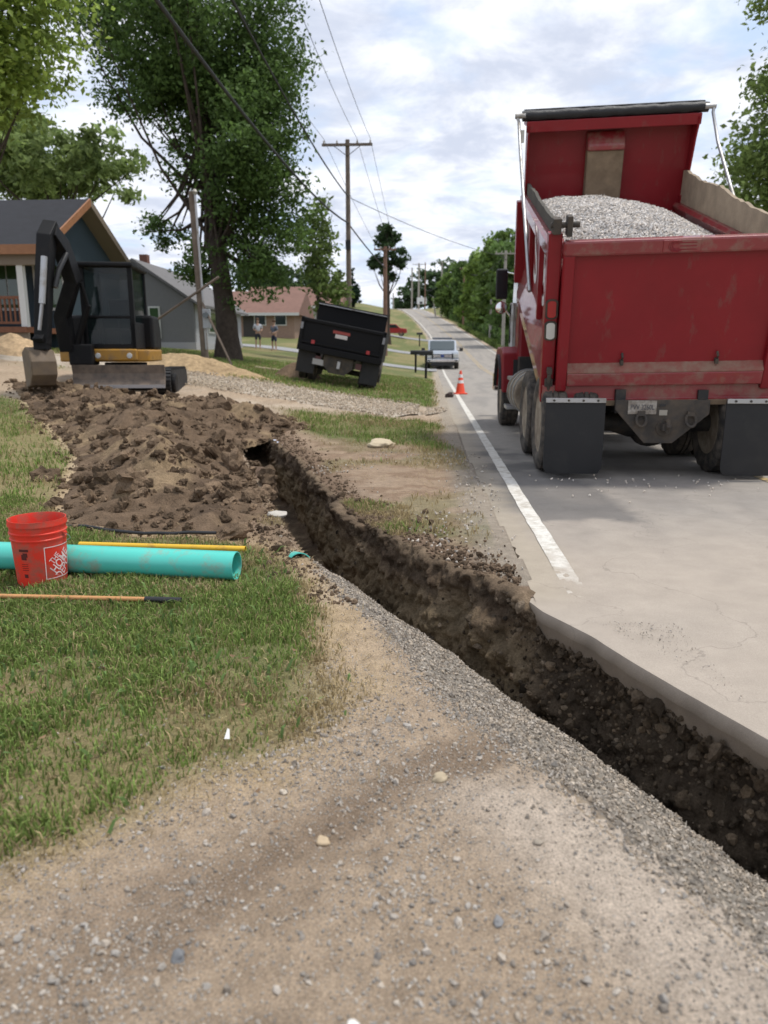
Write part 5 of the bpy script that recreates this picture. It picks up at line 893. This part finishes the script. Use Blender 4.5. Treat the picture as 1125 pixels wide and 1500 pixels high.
wire([(6.95, 74, 10.2), (5.4, 130, 14.6), (2.2, 170, 20.2), (-4, 240, 27.5)], .03, 'wire strung between the poles right of the road', 1.0); wire([(6.95, 74, 8.2), (5.4, 130, 11.6), (2.2, 170, 16.5), (-4, 240, 22.5)], .04, 'lower cable strung between the poles right of the road', 1.2)
# leaning service pole with braces and meter
sx_, sy_ = -7.28, 24.0; sz = gz(sx_, sy_); S_ = empty('service_pole', (sx_, sy_, sz), 0, 'temporary wooden service pole braced with planks before the maple', 'pole')
MB().tube([(.02, 0, -.2), (-.16, 0, 6.1-sz)], [.125, .10], 12).build('shaft', M_pole, S_, smooth=True); MB().tube([(.10, -.13, .5), (-.02, -.11, 6.0-sz)], .035, 8).build('conduit', M_alu, S_, smooth=True)
MB().lathe([(.06, 0), (.09, .08), (.04, .16), (.001, .17)], (-.03, -.1, 6.0-sz), 'z', 12).build('weather_head', M_alu, S_)
MB().tube([(-2.15, -.1, 1.0), (.62, -.17, 2.72)], .042, 4).build('brace_plank', M_pole, S_); MB().tube([(.05, -.18, 1.95), (1.0, -.5, .02)], .042, 4).build('brace_plank', M_pole, S_)
mt = MB().mm(.06, .30, -.26, -.12, 1.15, 1.75).build('meter_box', mat('grey meter box', (.32, .34, .36), .5), S_, bevel=.015); MB().lathe([(.09, -.34), (.09, -.26)], (.18, 0, 1.55), 'y', 16).build('meter', M_glass, mt)
o = MB().box((0, 0, 0), (2.2, .14, .05)).build('plank', mat('pale lumber', (.55, .45, .30), .8, var=.1)); o.location = (-5.0, 25.6, gz(-5.0, 25.6)+.05); o.rotation_euler = (0, R(6.5), R(-12)); tag(o, 'pale plank lying on the lawn left of the black truck', 'plank')

# ------------------------------------------------------------------ houses
M_roof = mat('dark shingles', (.018, .019, .024), .9, var=.25, vscale=3, bump=.3, bscale=12); M_roofg = mat('grey shingles', (.15, .145, .145), .9, var=.15, vscale=3); M_fascia = mat('cedar fascia', (.30, .135, .06), .6, var=.15); M_blue = mat('dark blue siding', (.030, .050, .066), .7)
M_soffit = mat('tan soffit', (.20, .16, .12), .8); M_sid = mat('grey siding', (.17, .17, .175), .8, var=.05); M_sid_lit = mat('sunlit grey siding', (.36, .37, .385), .8); M_deck = mat('stained deck wood', (.17, .065, .03), .7, var=.2); M_wht = mat('white trim', (.6, .6, .58), .6)  # lighter copy of the grey siding: sunlight on the right wall put into colour
def siding(mb, y0, y1, z0, z1, x, out):
    k = int((z1-z0)/.18)
    for i in range(k): mb.prism([(x, z0+i*.18), (x+out*.03, z0+i*.18), (x+out*.008, z0+i*.18+.178), (x, z0+i*.18+.178)], 'y', y0, y1)
hz_ = gz(-12, 23); Hh = empty('porch_house', (-15, 24, hz_), 0, 'dark roofed house with cedar trim and a railed porch at left', 'house')
def hp_(mb, name, m, par=Hh, bevel=0):
    mb.v = [(x+15, y-24, z-hz_) for x, y, z in mb.v]; return mb.build(name, m, par, bevel)
xe, xl = -10.75, -24.0; rz_, ez = 5.95, 4.30; yf, yr, yb = 21.3, 24.1, 27.3
roof = hp_(MB().prism([(yf-.25, ez-.12), (yr, rz_), (yb+.35, ez-.28), (yb+.35, ez-.40), (yr, rz_-.14), (yf-.25, ez-.26)], 'x', xl, xe), 'roof', M_roof)
hp_(MB().mm(xl, xe+.02, yf-.29, yf-.24, ez-.36, ez-.10), 'fascia', M_fascia, roof)
hp_(MB().prism([(yf-.27, ez-.32), (yf-.27, ez-.10), (yr, rz_+.01), (yr, rz_-.22)], 'x', xe-.005, xe+.05), 'rake_board', M_fascia, roof); hp_(MB().prism([(yr, rz_-.22), (yr, rz_+.01), (yb+.37, ez-.27), (yb+.37, ez-.50)], 'x', xe-.005, xe+.05), 'rake_board', M_soffit, roof)
hp_(MB().prism([(yr, rz_-.15), (yb+.3, ez-.42), (yb+.3, ez-.46), (yr, rz_-.2)], 'x', xe-1.0, xe), 'soffit', M_soffit, roof)
hp_(MB().prism([(yf+.2, ez-.05), (yr, rz_-.2), (yb, ez-.3), (yb, ez-.5), (yf+.2, ez-.5)], 'x', xe-.62, xe-.5), 'gable_wall', M_blue)
hp_(MB().mm(xl, xe-.55, 23.4, yb, hz_-.3, ez-.15), 'wall', M_blue); hp_(MB().mm(xl, xe-.2, yf-.05, yf+.16, ez-.62, ez-.30), 'porch_beam', M_soffit)
hp_(MB().mm(xl, -11.6, yf-.1, 23.4, hz_+.48, hz_+.64), 'porch_floor', M_deck); hp_(MB().mm(xl, -11.6, yf, yf+.06, hz_-.2, hz_+.48), 'porch_skirt', M_soffit)
for x in (-11.7, -12.9, -13.65, -15.6): hp_(MB().mm(x-.09, x+.09, yf, yf+.16, hz_+.64, ez-.6), 'porch_post', M_wht)
hp_(MB().mm(xl, -11.65, yf+.03, yf+.11, hz_+1.42, hz_+1.50).mm(xl, -11.65, yf+.04, yf+.1, hz_+.72, hz_+.79), 'railing', M_deck)
bal = MB()
for k in range(44): bal.mm(-11.7-.14*k-.025, -11.7-.14*k+.025, yf+.05, yf+.09, hz_+.79, hz_+1.42)
q_ = hp_(bal, 'balusters', M_deck); q_['kind'] = 'stuff'
M_win = mat('window glass', (.05, .09, .04), .05, spec=.9)  # green base colour stands in for reflections in the panes
for x in (-11.9, -13.25, -14.6):
    wn = hp_(MB().mm(x-.5, x+.5, 23.34, 23.39, hz_+1.2, hz_+2.65), 'window', M_wht); hp_(MB().mm(x-.42, x-.02, 23.32, 23.335, hz_+1.28, hz_+2.57), 'pane', M_win, wn); hp_(MB().mm(x+.02, x+.42, 23.32, 23.335, hz_+1.28, hz_+2.57), 'pane', M_win, wn)
# grey neighbour: gable wall towards the camera
gz_ = gz(-12, 37); GH = empty('grey_house', (-13.8, 36, gz_), 0, 'grey sided house with grey roof between excavator and maple', 'house')
def gh(mb, name, m, par=GH): mb.v = [(x+13.8, y-36, z-gz_) for x, y, z in mb.v]; return mb.build(name, m, par)
gh(MB().prism([(-16.9, gz_-.3), (-11.35, gz_-.3), (-11.35, 3.55), (-14.1, 5.35), (-16.9, 3.55)], 'y', 36, 36.2), 'gable_wall', M_sid)
gh(MB().mm(-11.5, -11.345, 36.2, 45, gz_-.3, 3.55), 'side_wall', M_sid_lit); gh(MB().mm(-16.9, -16.7, 36.2, 45, gz_-.3, 3.55), 'side_wall', M_sid)
gr_ = gh(MB().prism([(-14.1, 5.42), (-10.95, 3.36), (-10.95, 3.48), (-14.1, 5.58), (-17.3, 3.48), (-17.3, 3.36)], 'y', 35.7, 45.3), 'roof', M_roofg); gh(MB().mm(-15.0, -14.6, 39, 39.4, 4.8, 6.15), 'chimney', mat('brick chimney', (.16, .07, .05), .9), gr_)
wv = gh(MB().mm(-13.55, -13.0, 35.94, 35.998, 1.9, 3.4), 'window', M_wht); gh(MB().mm(-13.48, -13.07, 35.92, 35.938, 1.98, 3.32), 'pane', M_win, wv)
wv = gh(MB().mm(-11.342, -11.29, 38.2, 39.6, 2.2, 3.3), 'window', M_wht); gh(MB().mm(-11.288, -11.27, 38.3, 39.5, 2.28, 3.22), 'pane', M_win, wv); gh(MB().mm(-16.95, -11.30, 35.95, 45.02, gz_-.35, gz_+.30), 'foundation', mat('block foundation', (.38, .38, .39), .9))
def ranch(label, x0, x1, y0, y1, wz, rz2, cw, cr, hip):
    z = gz((x0+x1)/2, y0); o = empty('ranch_house', ((x0+x1)/2, y0, z), 0, label, 'house'); cxm = (x0+x1)/2
    MB().mm(x0-cxm, x1-cxm, 0, y1-y0, -.4, wz).build('wall', cw, o); MB().prism([(-.6, wz-.1), ((y1-y0)/2, rz2), (y1-y0+.6, wz-.1), (y1-y0+.6, wz-.25), (-.6, wz-.25)], 'x', x0-cxm-.5, x1-cxm+.5).build('roof', cr, o)
    MB().mm(x0-cxm-.5, x1-cxm+.5, -.66, -.6, wz-.32, wz-.1).build('fascia', M_wht, o)
    for f_ in (.2, .55, .82):
        wv = MB().mm((x1-x0)*(f_-.5)-.5, (x1-x0)*(f_-.5)+.5, -.05, -.003, .9, 1.9).build('window', M_wht, o); MB().mm((x1-x0)*(f_-.5)-.42, (x1-x0)*(f_-.5)+.42, -.07, -.052, .98, 1.82).build('pane', M_glass, wv)
    MB().mm((x1-x0)*.0-1.1, (x1-x0)*.0+.1, -.04, -.002, -.1, 2.1).build('garage_door', mat('dark doorway', (.05, .045, .04), .8), o)
M_rrf = mat('red-brown shingles', (.19, .105, .08), .9, var=.15, vscale=2)
ranch('low house with red-brown roof behind the two people', -17.5, -11.2, 62, 69, 2.0, 3.9, mat('tan brick', (.30, .20, .15), .9, var=.15), M_rrf, 0); ranch('farther house with reddish roof left of the black truck', -19.5, -9.8, 80, 88, 2.4, 4.6, mat('pale siding', (.42, .40, .38), .9), M_rrf, 0)
tag(MB().mm(-13.15, -12.85, 47.0, 47.3, gz(-13, 47)-.2, 4.4).build('brick_post', mat('pinkish brick', (.36, .20, .15), .9)), 'pinkish brick post right of the maple trunk', 'post')
tag(MB().mm(-15.1, -13.2, 47.0, 47.15, gz(-13, 47)-.2, 2.7).mm(-15.2, -13.15, 46.95, 47.2, 2.70, 2.80).build('brick_wall', mat('red-brown wall', (.20, .09, .06), .9)), 'low red-brown wall beside the maple trunk', 'wall')
# ------------------------------------------------------------------ two people
def person(x, y, rz, shirt, pants, hair, label, arm):
    z = gz(x, y); o = empty('person', (x, y, z), rz, label, 'person')
    def skin(name, pts, edges, rad, m, par, sub=2):
        me = bpy.data.meshes.new(name); me.from_pydata(pts, edges, []); ob = link(name, me, m, par); ob.modifiers.new('skin', 'SKIN'); ob.modifiers.new('sub', 'SUBSURF').levels = sub; ob.modifiers['sub'].render_levels = sub
        for v, r_ in zip(me.skin_vertices[0].data, rad): v.radius = (r_, r_*.85)
        me.skin_vertices[0].data[0].use_root = True; return ob
    sk = mat('skin tone', (.42, .26, .19), .6)
    J = [(0, 0, .95), (0, 0, 1.15), (0, 0, 1.38), (0, 0, 1.50), (0, -.01, 1.60), (0, -.01, 1.72), (.10, 0, .90), (.11, -.02, .50), (.11, .02, .09), (.12, -.12, .04), (-.10, 0, .90), (-.13, -.05, .50), (-.14, .0, .09), (-.15, -.14, .04), (.19, 0, 1.40), (.25, .02, 1.14), (.18, -.20, 1.05+arm), (-.19, 0, 1.40), (-.25, .02, 1.14), (-.14, -.22, 1.06+arm), (.12, -.28, 1.06+arm), (-.06, -.29, 1.07+arm)]
    Ed = [(0, 1), (1, 2), (2, 3), (3, 4), (4, 5), (0, 6), (6, 7), (7, 8), (8, 9), (0, 10), (10, 11), (11, 12), (12, 13), (2, 14), (14, 15), (15, 16), (16, 20), (2, 17), (17, 18), (18, 19), (19, 21)]
    Rd = [.13, .125, .13, .055, .085, .085, .09, .06, .045, .04, .09, .06, .045, .04, .06, .045, .035, .06, .045, .035, .032, .032]
    body = skin('body', J, Ed, Rd, sk, o)
    skin('shirt', [(0, 0, .98), (0, 0, 1.15), (0, 0, 1.38), (0, 0, 1.46), (.19, 0, 1.41), (.25, .02, 1.18), (-.19, 0, 1.41), (-.25, .02, 1.18)], [(0, 1), (1, 2), (2, 3), (2, 4), (4, 5), (2, 6), (6, 7)], [.155, .15, .155, .08, .078, .068, .078, .068], shirt, body)
    skin('shorts', [(0, 0, 1.0), (0, 0, .92), (.10, 0, .86), (.11, -.02, .52), (-.10, 0, .86), (-.13, -.05, .52)], [(0, 1), (1, 2), (2, 3), (1, 4), (4, 5)], [.15, .14, .11, .085, .11, .085], pants, body)
    MB().lathe([(.001, 1.83), (.06, 1.82), (.098, 1.76), (.10, 1.70), (.085, 1.67)], (0, .012, 0), 'z', 16).build('hair', hair, body, smooth=True)
    for s in (-1, 1): MB().lathe([(.001, -.012), (.011, 0), (.001, .012)], (s*.032, -.088, 1.675), 'z', 8).build('eye', M_black, body)
    MB().prism([(-.085, 1.68), (-.115, 1.64), (-.085, 1.635)], 'x', -.012, .012).build('nose', sk, body); return o
dk = mat('dark shorts cloth', (.03, .035, .05), .9); hr = mat('brown hair', (.09, .045, .02), .8)
person(-10.35, 45, R(20), mat('light grey shirt cloth', (.50, .52, .58), .9), dk, hr, 'person in light grey shirt and dark shorts standing left of the other', 0.02); person(-9.45, 45.4, R(-30), mat('blue grey shirt cloth', (.13, .15, .20), .9), mat('navy jeans cloth', (.03, .04, .08), .9), hr, 'person in dark blue shirt standing right of the one in grey', 0.0)
# ------------------------------------------------------------------ mailboxes, sign, red car, aprons
def mailbox(x, y, h, label, rz=0):
    z = gz(x, y); o = empty('mailbox', (x, y, z), rz, label, 'mailbox', 'roadside mailboxes'); MB().mm(-.05, .05, -.05, .05, -.2, h).build('post', M_exb, o)
    MB().prism([(-.11, h), (.11, h), (.11, h+.14)] + [(.11*math.cos(a), h+.14+.10*math.sin(a)) for a in np.linspace(0, math.pi, 9)] + [(-.11, h+.14)], 'y', -.32, .30).build('box', M_black, o, bevel=.01); MB().mm(.115, .13, -.1, .1, h+.12, h+.2).build('flag', M_lamp_red, o)
mailbox(-.22, 36, 1.08, 'black mailbox on a post just left of the pickup', R(80)); mailbox(-.85, 43, 1.0, 'second black mailbox behind the first one', R(80)); mailbox(-1.2, 80, 1.2, 'far mailbox by the road above the pickup', R(80))
sg = empty('road_sign', (-2.9, 229, gz(-2.9, 229)), 0, 'white rectangular sign at the top of the road', 'sign'); MB().mm(-1.45, 1.45, -.05, .05, 1.6, 3.5).build('panel', M_white, sg); MB().mm(-.6, .2, -.07, -.052, 1.7, 2.3).build('dark_patch', M_black, sg)
for s in (-1, 1): MB().mm(s*1.1-.08, s*1.1+.08, .05, .15, -.3, 3.2).build('post', M_pole_grey, sg)
ys_ = empty('warning_sign', (6.4, 118, gz(6.4, 118)), 0, 'small yellow diamond sign in the right verge', 'sign'); MB().prism([(-.55, 2.3), (0, 2.85), (.55, 2.3), (0, 1.75)], 'y', -.03, .0).build('panel', mat('faded yellow sign', (.45, .24, .03), .6), ys_); MB().mm(-.05, .05, .005, .06, -.3, 2.4).build('post', M_steel, ys_)
RC = empty('parked_car', (-4.9, 92, gz(-4.9, 92)), R(0), 'red car parked across the far lawn behind the reddish pole', 'car'); M_rc = mat('red car paint', (.38, .02, .02), .3, coat=.4)
MB().prism([(-2.0, .35), (2.0, .35), (2.0, .85), (1.2, .95), (.7, 1.4), (-1.0, 1.42), (-1.6, .95), (-2.0, .9)], 'y', -.85, .85).build('body', M_rc, RC, bevel=.06); MB().prism([(1.08, .96), (.65, 1.34), (-.95, 1.36), (-1.4, .96)], 'y', -.87, -.852).build('side_window', M_glass, RC)
for xx in (-1.3, 1.3):
    for s in (-1, 1): o = wheel(RC, xx, s*.75, .32, .32, .2, s, tread=False); o.rotation_euler = (0, 0, math.pi/2)
def apron(y0, y1, x0, label, c):
    xs = np.linspace(x0, .40, 40); V = []; 
    for x in xs:
        for y in np.linspace(y0, y1, 6): V.append((x+float(shift(y)), y, gz(x+float(shift(y)), y)+.03))
    I = np.arange(240).reshape(40, 6); tag(link('driveway', fast_mesh('driveway', V, np.c_[I[:-1, :-1].ravel(), I[1:, :-1].ravel(), I[1:, 1:].ravel(), I[:-1, 1:].ravel()], True, {'col': np.full((240, 3), c)}), M_ground), label, kind='structure')
apron(46.5, 50.5, -14, 'pale concrete driveway apron behind the mailboxes', .30); apron(66, 69, -14, 'second pale driveway farther up the road', .29); apron(92, 96, -16, 'third far driveway across the lawn', .27)
